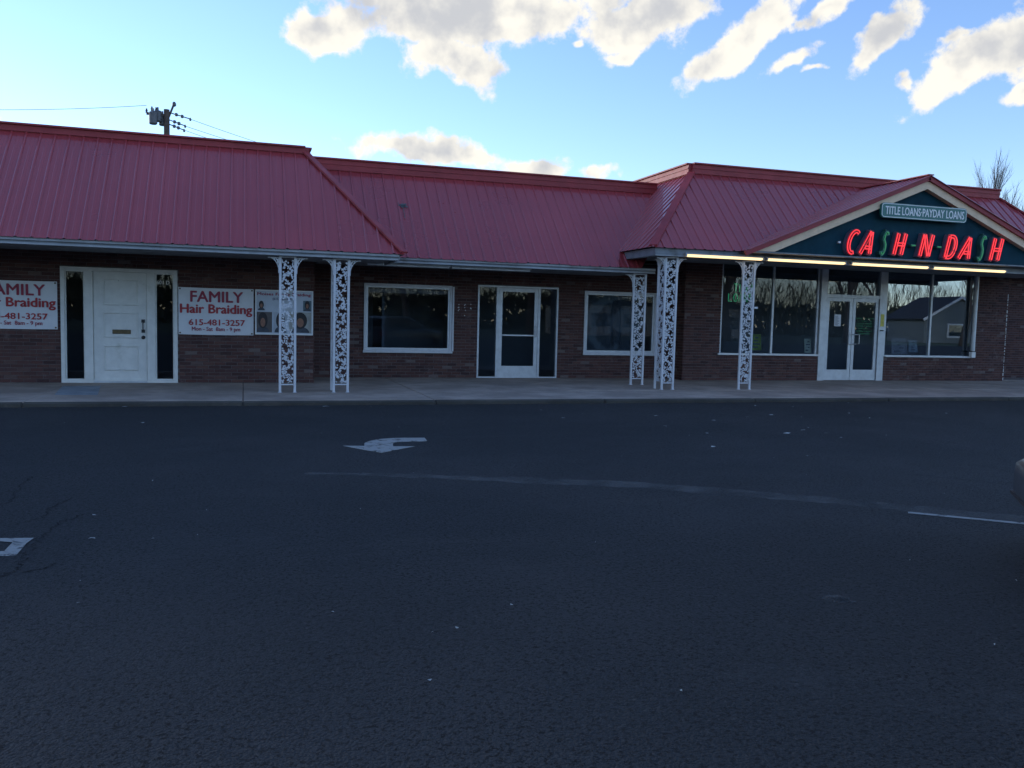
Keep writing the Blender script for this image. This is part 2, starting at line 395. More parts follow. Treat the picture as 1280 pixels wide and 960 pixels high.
# ------------------------------------------------------------------ paint, cracks, scuffs on the lot
def G2(px, py): q = atZ(px, py, ZL); return (q.x, q.y)
arrow = [(420+a/9.846, 535+b/9.846) for a, b in ((85, 222), (330, 270), (560, 308), (965, 230), (705, 230), (700, 205), (708, 186), (740, 178), (800, 173), (1125, 167), (1090, 124), (850, 125), (700, 128), (560, 138), (480, 150), (400, 168), (350, 190), (348, 225))]
P = [G2(*p) for p in arrow]
ao = MB().prismZ(P, ZL+.002, ZL+.005).build('arrow_marking', PAINT); ao['kind'] = 'structure'
dm = MB()
for q in (((0, 673.6), (42.4, 673.2), (33, 680), (0, 677.5)), ((17, 677.4), (33, 680), (19.5, 696), (5, 690)), ((0, 690), (6, 689.6), (19.5, 696), (0, 696))):
    dm.add([(*G2(*p), ZL+.005) for p in q], [(0, 1, 2, 3)])
# the rest of the same letter runs out of the picture
a0, a1, a2, a3 = G2(0, 673.6), G2(0, 677.5), G2(0, 690), G2(0, 696)
for p_, q_ in ((a0, a1), (a2, a3)):
    dm.add([(p_[0]-.42, p_[1]+.06, ZL+.005), (*p_, ZL+.005), (*q_, ZL+.005), (q_[0]-.42, q_[1]+.06, ZL+.005)], [(0, 1, 2, 3)])
do = dm.build('letter_marking', PAINT); do['kind'] = 'structure'
a, b = Vector(G2(1135, 641)), Vector(G2(1280, 655)); d = (b-a).normalized()
lo_ = ribbon(subdiv([a, a+d*5.0], 20), .07, ZL+.004, .12, 3).build('stall_line', PAINT, None, 'structure')
for i, (pts, wd_, mt_) in enumerate([
        ([(380, 592), (480, 594), (640, 600), (800, 606.5), (950, 619), (1050, 627), (1135, 636), (1290, 650)], [.10, .16, .24, .28, .28, .26, .24, .24], SCUFF),
        ([(1130, 592), (1190, 597), (1280, 606)], [.12, .2, .3], SCUFF2), ([(1220, 581), (1290, 592)], [.2, .4], SCUFF2),
        ([(860, 850), (960, 846), (1080, 862), (1290, 885)], [.05, .22, .26, .3], SCUFF2), ([(1034, 751), (1048, 750), (1064, 751)], [.05, .13, .05], SCUFF)]):
    P = [G2(*p) for p in pts]
    n_ = 8; W_ = []
    for k in range(len(P)-1): W_ += [wd_[k]+(wd_[k+1]-wd_[k])*j/n_ for j in range(n_)]
    ribbon(subdiv(P, n_, .012, i), W_+[wd_[-1]], ZL+.0025+.0002*i, .25, i).build('dust_streak', mt_, lot)
for i, pts in enumerate([[(0, 722), (12, 716), (26, 706), (32, 694), (44, 682), (50, 672), (63, 664), (72, 654), (92, 648), (104, 643)], [(0, 632), (14, 626), (26, 608), (40, 596)],
                         [(20, 655), (52, 648), (64, 634), (90, 622)], [(30, 716), (52, 712), (70, 704)]]):
    P = [G2(*p) for p in pts]
    ribbon(subdiv(P, 7, .022, 40+i), .009, ZL+.0035, .6, 20+i).build('crack', CRACK, lot)
# litter: pale scraps on the lot, dead leaves along the kerb
lm = MB(); rg = random.Random(12)
def scrap(m, x, y, z, s_):
    a_ = rg.uniform(0, 6.28); n_ = 5; V = []
    for k in range(n_):
        t = a_+k*6.283/n_; q = s_*rg.uniform(.5, 1.1); V.append((x+q*math.cos(t), y+q*.6*math.sin(t), z+rg.uniform(.002, .012)))
    m.add(V, [tuple(range(n_))])
for px, py, s_ in [(964, 519, .05), (1002, 522, .025), (984, 542, .06), (1004, 538, .05), (1010, 535, .03), (1033, 542, .035), (1051, 547, .03), (934, 522, .04), (944, 507.5, .03), (893, 526, .05), (891, 559, .04),
                   (1061, 517, .03), (991, 509, .03), (155, 509, .05), (162, 508, .05), (178, 529, .04), (115, 674, .03), (118, 645, .02), (407, 508.5, .06), (191, 674, .012), (536, 853, .012), (884, 542, .035),
                   (1087, 523, .02), (1183, 517, .04), (831, 533, .05), (704, 523, .04), (1008, 571, .03), (640, 757, .012), (571, 787, .01), (820, 520, .05), (540, 792, .008)]:
    q = G2(px, py); scrap(lm, q[0], q[1], ZL+.002, s_)
for k in range(120):
    scrap(lm, rg.uniform(-8, 20), rg.uniform(-16, -4), ZL+.001, rg.uniform(.003, .011))
lm.build('paper_scraps', pm('pale_scrap', (.5, .5, .47), .8, .3, 20), None, 'stuff', fix=False)
lm = MB()
for k in range(900):
    x = rg.uniform(3.2, 20) if rg.random() < .8 else rg.uniform(-6, 3)
    scrap(lm, x, KY-abs(rg.gauss(0, .10))-.005, ZL+.002, rg.uniform(.008, .028))
lm.build('dead_leaves', pm('dead_leaf', (.10, .07, .04), .9, .5, 14, dirt=(.05, .06, .025)), None, 'stuff', fix=False)

# ================================================================== SHOPS
WL, WM, WR = 0.0, 1.56, .913
XLR, XRL, XRR = 1.34, 10.17, 20.12
left_shop = thing('brick_shop', 'brick hair braiding shop with white panelled door and red metal mansard roof', 'shop', (-3, WL, 0))
mid_shop = thing('brick_shop', 'set-back vacant brick shop with an aluminium glass door between two picture windows', 'shop', (6, WM, 0))
right_shop = thing('brick_shop', 'brick loan shop with dark teal gable and double glass doors', 'shop', (15, WR, 0))

BW, BH, PX_, PZ_ = .203, .0577, .213, .0677
_bm = {}
def brick_mesh(mat):
    if mat.name not in _bm:
        m = MB().box(0, BW, 0, .03, 0, BH); me = bpy.data.meshes.new('brick'); me.from_pydata(m.v, [], m.f)
        bm = bmesh.new(); bm.from_mesh(me)
        bmesh.ops.bevel(bm, geom=[e for e in bm.edges if all(v.co.y < .001 for v in e.verts)], offset=.004, segments=1, affect='EDGES'); bm.to_mesh(me); bm.free()
        me.materials.append(mat); _bm[mat.name] = me
    return _bm[mat.name]
def cut(rects, op):
    out = []
    for a, b, c, d in rects:
        e, f, g_, h = op
        if e >= b or f <= a or g_ >= d or h <= c: out.append((a, b, c, d)); continue
        if a < e: out.append((a, e-.004, c, d))
        if b > f: out.append((f+.004, b, c, d))
        x, y = max(a, e), min(b, f)
        if c < g_: out.append((x, y, c, g_-.004))
        if d > h: out.append((x, y, h+.004, d))
    return [r for r in out if r[1]-r[0] > .02 and r[3]-r[2] > .014]
def brick_wall(shop, x0, x1, z1, y, ops, nsingle, focus, hidden=(), soldier=None):
    """wall facing -Y: mortar core with openings, bricks proud of it"""
    core = [(x0, x1, -.06, z1)]
    for op in ops: core = cut(core, (op[0]-.004, op[1]+.004, op[2]-.004, op[3]+.004))
    m = MB()
    for a, b, c, d in core: m.box(a, b, y+.009, y+.2, c, d)
    wall = m.build('wall', MORTAR, shop, fix=False)
    full, rest = [], []
    nr = int((z1)/PZ_)+1
    for r in range(nr):
        z = r*PZ_; off = .1065*(r % 2)
        k0 = math.floor((x0+off+40.47)/PX_)
        for k in range(k0, k0+int((x1-x0)/PX_)+3):
            a = k*PX_-40.47-off+.005; rc = (max(a, x0), min(a+BW, x1), z+.005, min(z+.005+BH, z1))
            if rc[1]-rc[0] < .02 or rc[3]-rc[2] < .01: continue
            ps = [rc]
            for op in ops+([soldier] if soldier else []): ps = cut(ps, op)
            for p in ps:
                if abs(p[1]-p[0]-BW) < .002 and abs(p[3]-p[2]-BH) < .002: full.append(p)
                else: rest.append(p)
    if soldier:
        a = soldier[0]
        while a+BH < soldier[1]: rest.append((a+.005, a+.005+BH, soldier[2]+.004, soldier[3]-.004)); a += PZ_
    def hid(p): return any(p[0] < h[1] and p[1] > h[0] and p[2] < h[3] and p[3] > h[2] for h in hidden)
    full.sort(key=lambda p: (hid(p), (p[0]-focus[0])**2+(p[2]-focus[1])**2*3))
    me = brick_mesh(BRICK_X); o0 = wloc(wall); rgb = random.Random(int(x0*100))
    for p in full[:nsingle]:
        link('brick', me, wall, None, (p[0]-o0.x, y+rgb.uniform(-.0025, .0025)-o0.y, p[2]-o0.z))
    m = MB()
    for p in full[nsingle:]+rest:
        j = rgb.uniform(-.0025, .0025); m.box(p[0], p[1], y+j, y+.03, p[2], p[3])
    m.build('bricks', BRICK_X, wall, 'stuff', fix=False)
    return wall
def brick_return(shop, x, y0, y1, z1, sgn):
    """short wall along Y at x, facing sgn*X"""
    m = MB().box(min(x-sgn*.009, x-sgn*.2), max(x-sgn*.009, x-sgn*.2), y0+.03, y1, -.06, z1)
    wall = m.build('return_wall', MORTAR, shop, fix=False); m = MB(); n = MB()
    for r in range(int(z1/PZ_)+1):
        z = r*PZ_; off = .1065*(r % 2); k0 = math.floor((y0+off+40.47)/PX_)
        for k in range(k0, k0+int((y1-y0)/PX_)+3):
            a = k*PX_-40.47-off+.005; a0_, b0_ = max(a, y0+.006), min(a+BW, y1)
            if b0_-a0_ < .02 or z+.005+BH > z1: continue
            m = MB().box(min(x, x-sgn*.03), max(x, x-sgn*.03), a0_, b0_, z+.005, z+.005+BH); m.build('brick', BRICK_Y, wall, fix=False)
# --- left wall
LD = (-3.205, -1.195, 0, 2.148)
brick_wall(left_shop, -12, XLR-.001, 2.6, WL, [LD], 300, (-.6, .75), [(-4.4, -3.24, .97, 1.87), (-1.19, 1.34, .92, 1.85)])
brick_return(left_shop, XLR+.02, WL, WM, 2.6, 1)
# --- middle wall
MW1 = (2.555, 4.555, .572, 2.10); MD = (5.168, 7.15, 0, 2.15); MW2 = (7.815, 9.72, .572, 2.10)
brick_wall(mid_shop, XLR+.021, XRL-.021, 2.75, WM, [MW1, MD, MW2], 300, (4.6, .6))
# --- right wall
RW1 = (11.16, 14.02, .625, 2.93); RD = (14.02, 16.03, 0, 2.93); RW2 = (16.03, 19.06, .625, 2.93)
brick_wall(right_shop, XRL, XRR, 2.95, WR, [RW1, RD, RW2], 300, (13.5, 1.0), soldier=(11.16, 14.0, .545, .625))
brick_return(right_shop, XRL-.02, WR, WM, 2.95, -1)
brick_wall(right_shop, XRR, 26.0, 2.95, 2.1, [], 40, (20.6, 1.0))
box('wall_end', MORTAR, right_shop, XRR-.19, XRR-.002, WR+.032, 2.1, -.06, 2.95)
# blobs of white sealant down the corner joint
m = MB(); rg = random.Random(5); z = .02
while z < 2.35:
    h = rg.uniform(.02, .10); wv = rg.uniform(.006, .017)
    m.box(XRR-wv, XRR+wv*.4, WR-.008-rg.uniform(0, .006), WR+.01, z, z+h); z += h+rg.uniform(.01, .05)
m.build('corner_sealant', SIGNWHITE, right_shop, bevel=.003)

# --- plain back parts, floors, rooms
def shell(shop, x0, x1, y0, yb, zt, roofz):
    box('rear_wall', MORTAR, shop, x0, x1, yb, yb+.2, -.06, roofz)
    box('room_floor', INFLOOR, shop, x0+.02, x1-.02, y0+.2, yb-.01, -.06, .012)
    box('room_ceiling', DARK, shop, x0+.02, x1-.02, y0+.21, yb-.02, zt, zt+.04)
    box('room_back', INWALL, shop, x0+.03, x1-.03, y0+3.0, y0+3.05, .013, zt-.003)
    for x in (x0+.03, x1-.08): box('side_wall', INWALL, shop, x, x+.05, y0+.21, yb-.03, -.055, zt-.004)
box('far_wall', MORTAR, left_shop, -34, -12.002, WL+.009, WL+.2, -.06, 2.6)
shell(left_shop, -34, XLR, WL, 8.0, 2.62, 4.3); shell(mid_shop, XLR+.03, XRL-.03, WM, 8.0, 2.8, 4.3); shell(right_shop, XRL, 26, WR, 8.0, 2.97, 4.6)
box('partition', INWALL, mid_shop, 5.05, 5.12, WM+1.3, WM+2.99, .014, 2.79)
box('partition', INWALL, mid_shop, 3.1, 3.16, WM+.9, WM+2.4, .014, 2.79)

# ------------------------------------------------------------------ roofs
def rib_profile(w_):
    P = []; k = 0
    for c in (.0, .2286, .4572, .6858):
        P += [(c+.024-.024*math.cos(math.pi*q/8), .020*math.sin(math.pi*q/8)**.8) for q in range(9)]
        P += [(c+.115, 0), (c+.121, .0025), (c+.165, .0025), (c+.171, 0)]
    return [p for p in P if p[0] <= w_]+[(w_, 0)]
def roof_face(roof, org, xd, ud, length, slope, clips, mat=ROOF):
    """lay 0.914 m ribbed sheets over a roof plane; clips are (point, normal) with the normal pointing outwards"""
    org, xd, ud = Vector(org), Vector(xd).normalized(), Vector(ud).normalized(); nn = xd.cross(ud).normalized()
    if nn.z < 0: nn = -nn
    k = 0; x = 0; o0 = wloc(roof); rg_ = random.Random(int(length*77))
    while x < length-.01:
        w_ = min(.9144, length-x); prof = rib_profile(w_-.001)
        bm = bmesh.new(); rows = []; ns = 2; lift = .012+rg_.uniform(0, .003); jd = rg_.uniform(-.012, .008)
        for j in range(ns+1):
            s_ = (slope-jd)*j/ns+jd
            rows.append([bm.verts.new(org+xd*(x+a)+ud*s_+nn*(h+lift)-o0) for a, h in prof])
        for j in range(ns):
            for i in range(len(prof)-1): bm.faces.new((rows[j][i], rows[j][i+1], rows[j+1][i+1], rows[j+1][i]))
        for pc, cn in clips:
            bmesh.ops.bisect_plane(bm, geom=bm.verts[:]+bm.edges[:]+bm.faces[:], plane_co=Vector(pc)-o0, plane_no=Vector(cn), clear_outer=True)
        if bm.faces:
            for f in bm.faces:
                f.normal_update()
                if f.normal.dot(nn) < 0: f.normal_flip()
            me = bpy.data.meshes.new('roof_sheet'); bm.to_mesh(me); me.materials.append(mat); link('roof_sheet', me, roof)
        bm.free(); x += .9144
def solid(name, mat, parent, V, F): return MB().add(V, F).build(name, mat, parent)
YB = 8.2
# left: eave -2.35 / 2.50, fold -.40 / 4.45, hip on the right
LE = dict(y=-2.35, z=2.49, fy=-.40, fz=4.44, xe=2.72, xf=1.16)
def mansard(shop, y, z, fy, fz, xl, xlf, xr, xrf, zc):
    V = [(xl, y, z), (xr, y, z), (xr, YB, z), (xl, YB, z), (xlf, fy, fz), (xrf, fy, fz), (xrf, YB, fz), (xlf, YB, fz)]
    return solid('roof', FLATROOF, shop, V, [(0, 1, 5, 4), (1, 2, 6, 5), (2, 3, 7, 6), (3, 0, 4, 7), (4, 5, 6, 7), (0, 3, 2, 1)])
def coping(roof, pts, h, t=.16, lip=.035):
    """band of bent metal round the top edge, seen from the street"""
    for a, b in zip(pts[:-1], pts[1:]):
        a, b = Vector(a), Vector(b); d = (b-a).normalized()
        mid = Vector((0, 0, h/2))
        MB().bar(a+mid, b+mid, t, h).build('coping', ROOF2, roof)
        side = d.cross(Vector((0, 0, 1)))
        MB().bar(a+side*(t/2+.012)+Vector((0, 0, .03)), b+side*(t/2+.012)+Vector((0, 0, .03)), .03, .035).build('drip_edge', ROOF2, roof)
        if h > .18: MB().bar(a+side*(t/2+.006)+Vector((0, 0, h*.62)), b+side*(t/2+.006)+Vector((0, 0, h*.62)), .02, .03).build('seam_trim', ROOF2, roof)
        MB().bar(a+side*.012+Vector((0, 0, h+.012)), b+side*.012+Vector((0, 0, h+.012)), t+.07, .03).build('cap_flashing', ROOF2, roof)
def hipcap(roof, a, b, up):
    m = MB(); m.bar(a, b, .17, .035, up); m.build('hip_cap', ROOF2, roof)
s2 = math.sqrt(.5)
rl = mansard(left_shop, LE['y'], LE['z'], LE['fy'], LE['fz'], -34, -34, LE['xe'], LE['xf'], 0)
hipn = Vector((LE['fy']-LE['y'], LE['xe']-LE['xf'], 0)).normalized()      # vertical plane through the hip
roof_face(rl, (-34.05, LE['y']-.03, LE['z']-.03), (1, 0, 0), (0, 1, 1), 37, 1.96*math.sqrt(2)+.03, [((LE['xe'], LE['y'], 0), hipn)])
roof_face(rl, (LE['xe']+.03, LE['y'], LE['z']-.03), (0, 1, 0), (LE['xf']-LE['xe'], 0, LE['fz']-LE['z']), 10.4, 2.53, [((LE['xe'], LE['y'], 0), -hipn)])
hipcap(rl, (LE['xe']+.02, LE['y']-.02, LE['z']+.02), (LE['xf'], LE['fy'], LE['fz']+.03), (.5, -.6, .7))
coping(rl, [(-34, LE['fy']+.05, LE['fz']-.01), (LE['xf']-.02, LE['fy']+.05, LE['fz']-.01), (LE['xf']-.02, YB, LE['fz']-.01)], .13)
# middle
ME = dict(y=-.66, z=2.56, fy=1.22, fz=4.44)
V = [(1.0, ME['y'], ME['z']), (8.1, ME['y'], ME['z']), (10.1, YB, ME['z']), (1.0, YB, ME['z']), (1.0, ME['fy'], ME['fz']), (10.1, ME['fy'], ME['fz']), (10.1, YB, ME['fz']-.02), (1.0, YB, ME['fz']-.02)]
rm = solid('roof', FLATROOF, mid_shop, V, [(0, 1, 5, 4), (1, 2, 6, 5), (2, 3, 7, 6), (3, 0, 4, 7), (4, 5, 6, 7), (0, 3, 2, 1)])
roof_face(rm, (1.02, ME['y']-.03, ME['z']-.03), (1, 0, 0), (0, 1, 1), 9.05, 1.89*math.sqrt(2)+.03, [((8.6, -.3, 0), Vector((1, -1, 0)))])
coping(rm, [(1.25, ME['fy']+.05, ME['fz']-.01), (9.45, ME['fy']+.05, ME['fz']-.01)], .24)
# patch of peeled paint on the middle roof
q = atY(503, 264, .45)
pn = Vector((0, -s2, s2)); c0 = Vector((q.x, .45, .45+3.22))
m = MB(); rg = random.Random(8)
for k in range(26):
    a_ = c0+Vector((rg.gauss(0, .05), 0, 0))+Vector((0, s2, s2))*rg.gauss(0, .06); s_ = rg.uniform(.008, .03)
    m.add([a_+pn*.036+Vector((s_*math.cos(t), s2*s_*math.sin(t)*1.2, s2*s_*math.sin(t)*1.2)) for t in (0, 1.2, 2.3, 3.6, 5.0)], [(0, 1, 2, 3, 4)])
m.add([c0+pn*.037+Vector((dx, s2*t, s2*t)) for dx, t in ((-.004, -.05), (.01, -.05), (.004, -.42), (-.008, -.42))], [(0, 1, 2, 3)])
m.build('peeled_paint', pm('bare_zinc', (.10, .12, .115), .5, .4, 25), rm, fix=False)
# right: hips on both ends
RE = dict(y=-1.9, z=2.91, fy=-.06, fz=4.75, xl=7.86, xlf=9.66, xr=20.40, xrf=18.56)
rr_ = mansard(right_shop, RE['y'], RE['z'], RE['fy'], RE['fz'], RE['xl'], RE['xlf'], RE['xr'], RE['xrf'], 0)
hl = Vector((-1, 1, 0)).normalized(); hr = Vector((1, 1, 0)).normalized()
hlv = Vector((RE['fy']-RE['y'], -(RE['xlf']-RE['xl']), 0)).normalized()*-1
hl_out = Vector((-(RE['fy']-RE['y']), RE['xlf']-RE['xl'], 0)).normalized(); hr_out = Vector((RE['fy']-RE['y'], RE['xr']-RE['xrf'], 0)).normalized()
SL = 1.84*math.sqrt(2)+.03
roof_face(rr_, (RE['xl']-.03, RE['y']-.03, RE['z']-.03), (1, 0, 0), (0, 1, 1), 12.7, SL, [((RE['xl'], RE['y'], 0), hl_out), ((RE['xr'], RE['y'], 0), hr_out)])
roof_face(rr_, (RE['xl']-.03, RE['y']-.03, RE['z']-.03), (0, 1, 0), (RE['xlf']-RE['xl'], 0, RE['fz']-RE['z']), 10, SL-.03, [((RE['xl'], RE['y'], 0), -hl_out)])
roof_face(rr_, (RE['xr']+.03, RE['y']-.03, RE['z']-.03), (0, 1, 0), (RE['xrf']-RE['xr'], 0, RE['fz']-RE['z']), 10, SL, [((RE['xr'], RE['y'], 0), -hr_out)])
hipcap(rr_, (RE['xl']-.02, RE['y']-.02, RE['z']+.01), (RE['xlf'], RE['fy'], RE['fz']+.03), (-.6, -.6, .6))
hipcap(rr_, (RE['xr']+.02, RE['y']-.02, RE['z']+.01), (RE['xrf'], RE['fy'], RE['fz']+.03), (.6, -.6, .6))
cy = RE['fy']+.05
coping(rr_, [(RE['xlf']+.03, 3.2, RE['fz']-.01), (RE['xlf']+.03, cy, RE['fz']-.01), (RE['xrf']-.03, cy, RE['fz']-.01), (RE['xrf']-.03, 3.2, RE['fz']-.01)], .23)
# the gable
GX, GZ, GS, GY = 14.28, 4.70, .405, -2.16       # apex of the roof surface, slope, plane of the face
GF = GX-(GZ-2.89)/GS; GFR = GX+(GZ-2.89)/GS
gf = MB().prismY([(GF+.35, 2.895), (GFR-.35, 2.895), (GX, GZ-.06)], GY+.10, GY+.20).build('gable_face', TEAL, right_shop)
ca = math.cos(math.atan(GS)); sa = math.sin(math.atan(GS))
ybk = 0.0
groof = solid('gable_roof', FLATROOF, right_shop, [(GF, GY+.21, 2.86), (GFR, GY+.21, 2.86), (GX, GY+.21, GZ-.03), (GF, -1.85, 2.86), (GFR, -1.85, 2.86), (GX, -.05, GZ-.03)], [(0, 1, 2), (3, 5, 4), (0, 2, 5, 3), (1, 4, 5, 2), (0, 3, 4, 1)])
main_pl = ((0, RE['y']-.04, RE['z']), Vector((0, 1, -1)))     # keep in front of / above the main slope
roof_face(groof, (GF, GY-.12, 2.885), (0, 1, 0), (ca, 0, sa), 2.35, (GX-GF)/ca, [main_pl])
roof_face(groof, (GFR, GY-.12, 2.885), (0, 1, 0), (-ca, 0, sa), 2.35, (GX-GF)/ca, [main_pl])
for sg, fx in ((1, GF), (-1, GFR)):
    a = Vector((fx-sg*.05, GY, 2.885-.02)); b = Vector((GX, GY, GZ)); dn = Vector((sg*sa, 0, -ca))
    m = MB(); tt = .035
    m.bar(a+dn*.035+Vector((0, -.06, 0)), b+dn*.035+Vector((0, -.06, 0)), .06, .10, -dn); m.build('rake_flashing', ROOF2, groof)
    # cream board with a plumb-cut tip, mitred at the apex
    w_ = .155/ca
    pts = [(fx+.03*sg, 2.895), (GX, GZ-.09/ca), (GX, GZ-.09/ca-w_), (GX-sg*((GZ-.09/ca-w_-2.895)/GS), 2.895)]
    MB().prismY(pts, GY-.035, GY+.0995).build('rake_board', CREAM, groof)
MB().bar((GX, GY-.12, GZ+.03), (GX, -.05, GZ+.03), .16, .02).build('ridge_cap', ROOF2, groof)
# eave trims: fascia board, gutter strip, soffit
def eave(shop, x0, x1, y, zt, h, ywall, soff, fm=FASCIA, strip=True):
    f = box('fascia', fm, shop, x0, x1, y+.03, y+.06, zt-h, zt-.015)
    if strip:
        box('gutter_strip', FASCIA_L, f, x0, x1, y-.005, y+.029, zt-h*.52, zt-.02, bevel=.004)
        box('lower_trim', FASCIA_L, f, x0, x1, y+.012, y+.029, zt-h-.002, zt-h+.03, bevel=.003)
    box('soffit', SOFFIT, shop, x0, x1, y+.061, ywall, soff, soff+.015)
    return f
eave(left_shop, -34, LE['xe']-.08, LE['y'], LE['z'], .125, WL-.004, 2.42)
box('side_fascia', FASCIA, left_shop, LE['xe']-.075, LE['xe']-.05, LE['y']+.03, ME['y'], LE['z']-.12, LE['z']-.015)
eave(mid_shop, 1.5, 8.55, ME['y'], ME['z'], .125, WM-.004, 2.47)
fr = box('eave_beam', FASCIA, right_shop, RE['xl']+.05, RE['xr']-.05, RE['y']+.02, RE['y']+.17, 2.725, 2.885)
box('lower_trim', FASCIA_L, fr, RE['xl']+.05, RE['xr']-.05, RE['y']+.005, RE['y']+.019, 2.725, 2.745)
box('side_beam', FASCIA, right_shop, RE['xl']+.05, RE['xl']+.19, RE['y']+.171, .3, 2.73, 2.884)
box('soffit', SOFFIT, right_shop, RE['xl']+.192, RE['xr']-.05, RE['y']+.171, WR-.006, 2.84, 2.855)
box('gable_soffit', FASCIA, right_shop, GF+.2, GFR-.2, GY-.03, RE['y']+.019, 2.862, 2.89)

# ------------------------------------------------------------------ porch columns with cast scrollwork
def leaf(m, cx, cz, ang, L, y0, y1):
    pr = [(0, 0), (.25, .30), (.42, .22), (.55, .42), (.72, .22), (1, .03), (1, -.03), (.72, -.24), (.55, -.4), (.4, -.2), (.22, -.3)]
    c, s_ = math.cos(ang), math.sin(ang)
    m.prismY([(cx+L*(a*c-b*s_), cz+L*(a*s_+b*c)) for a, b in pr][::-1], y0, y1)
def scroll_mesh(width, height, seed):
    """grapevine panel in X,Z with the middle of its foot at the origin"""
    rg_ = random.Random(seed); m = MB(); hw = width/2; per = .27; ph = .05
    vine = [(math.sin(2*math.pi*z/per+ph)*hw*.55, z) for z in [i*.02 for i in range(int(height/.02)+1)]]
    for (a, b), (c, d) in zip(vine[:-1], vine[1:]):
        dx, dz = c-a, d-b; l = math.hypot(dx, dz); nx, nz = -dz/l*.005, dx/l*.005
        m.prismY([(a-nx, b-nz), (a+nx, b+nz), (c+nx, d+nz), (c-nx, d-nz)], -.006, .006)
    holes = [((.34 if k % 2 else -.30)*hw, .07+k*per/2) for k in range(int(height/per*2)+1)]
    n_ = int(height*width*1150)
    for k in range(n_):
        x = rg_.uniform(-hw, hw); z = .015+(height-.03)*(k+rg_.random())/n_
        ang = rg_.uniform(0, 6.283); L = rg_.uniform(.026, .048); ex, ez = x+L*math.cos(ang), z+L*math.sin(ang)
        if abs(ex) > hw+.004 or not 0 < ez < height: ang += math.pi; ex, ez = x+L*math.cos(ang), z+L*math.sin(ang)
        if any((x-hx)**2+((z-hz)*.8)**2 < .0010 or (ex-hx)**2+((ez-hz)*.8)**2 < .0008 for hx, hz in holes): continue
        if abs(ex) > hw+.01: continue
        y_ = rg_.uniform(-.014, .0); leaf(m, x, z, ang, L, y_, y_+.008)
    me = bpy.data.meshes.new('scroll_panel'); me.from_pydata(m.v, [], m.f)
    bm = bmesh.new(); bm.from_mesh(me); bmesh.ops.recalc_face_normals(bm, faces=bm.faces[:]); bm.to_mesh(me); bm.free()
    me.materials.append(WHITE); return me
def bracket_mesh():
    """corner bracket in X,Z, its inner top corner at the origin, reaching +X and -Z"""
    m = MB(); rg_ = random.Random(9)
    m.box(0, .19, -.008, .008, -.012, 0); m.box(0, .012, -.008, .008, -.27, -.012)
    for rad, off in ((.95, 0), (.55, 0)):
        pts = [(.185*rad*(1-math.sin(t)), -.28*rad*(1-math.cos(t))) for t in [i*math.pi/2/10 for i in range(11)]]
        for (a, b), (c, d) in zip(pts[:-1], pts[1:]):
            dx, dz = c-a, d-b; l = math.hypot(dx, dz) or 1; nx, nz = -dz/l*.006, dx/l*.006
            m.prismY([(a-nx, b-nz), (a+nx, b+nz), (c+nx, d+nz), (c-nx, d-nz)], -.006, .006)
    for k in range(10):
        t = rg_.uniform(.1, 1.45); q = rg_.uniform(.3, 1)
        leaf(m, .175*q*(1-math.sin(t))+.004, -.25*q*(1-math.cos(t))-.006, rg_.uniform(-2.6, -.2), rg_.uniform(.022, .036), -.01+k*.0004, k*.0004)
    me = bpy.data.meshes.new('bracket'); me.from_pydata(m.v, [], m.f)
    bm = bmesh.new(); bm.from_mesh(me); bmesh.ops.recalc_face_normals(bm, faces=bm.faces[:]); bm.to_mesh(me); bm.free()
    me.materials.append(WHITE); return me
BRK = bracket_mesh(); PAN = {}
def column(shop, x0, x1, y, zt, seed, lb=True, rb=True, side=None):
    """two square posts from x0 to x1 at depth y; side = length of a second panel running back along Y"""
    pw = .042
    m = MB()
    c = box('porch_column', WHITE, shop, x0, x1, y-.021, y+.021, zt-.03, zt-.002)      # head rail
    for x in (x0, x1-pw):
        box('post', WHITE, c, x, x+pw, y-.0215, y+.0215, 0, zt-.031, bevel=.004)
        box('foot_plate', WHITE, c, x-.012, x+pw+.012, y-.033, y+.033, .001, .009)
    inner = x1-x0-2*pw
    key = (round(inner, 2), round(zt, 2), seed)
    if key not in PAN: PAN[key] = scroll_mesh(inner, zt-.22, seed)
    o0 = wloc(c)
    link('scroll_panel', PAN[key], c, 'stuff', ((x0+x1)/2-o0.x, y-o0.y, .16-o0.z))
    box('cross_rail', WHITE, c, x0+pw, x1-pw, y-.01, y+.01, .13, .15)
    if rb: link('bracket', BRK, c, None, (x1-o0.x, y-o0.y, zt-.032-o0.z))
    if lb:
        b = link('bracket', BRK, c, None, (x0-o0.x, y-o0.y, zt-.032-o0.z)); b.scale.x = -1
    if side:
        yb = y+side
        box('post', WHITE, c, x0, x0+pw, yb-.0215, yb+.0215, 0, zt-.031, bevel=.004)
        box('head_rail', WHITE, c, x0+.002, x0+pw-.002, y+.022, yb+.021, zt-.0299, zt-.003)
        key = (round(side-.05, 2), round(zt, 2), seed+50)
        if key not in PAN: PAN[key] = scroll_mesh(side-.05, zt-.22, seed+50)
        p = link('scroll_panel', PAN[key], c, 'stuff', (x0+pw/2-o0.x, (y+yb)/2-o0.y, .16-o0.z)); p.rotation_euler.z = math.pi/2
        bb = link('bracket', BRK, c, None, (x0+pw/2-o0.x, yb+.02-o0.y, zt-.032-o0.z)); bb.rotation_euler.z = math.pi/2
    return c
column(left_shop, .592, .885, -2.2, 2.37, 1)
column(left_shop, 1.515, 1.80, -2.2, 2.37, 2, True, True, .42)
column(mid_shop, 8.10, 8.42, -.50, 2.435, 3, True, False)
column(right_shop, 8.205, 8.50, -1.755, 2.724, 4, True, True, .30)
column(right_shop, 10.02, 10.325, -1.755, 2.724, 5)
bk = box('sensor_box', ALU, right_shop, 10.32, 10.40, -1.80, -1.74, 1.72, 1.76)

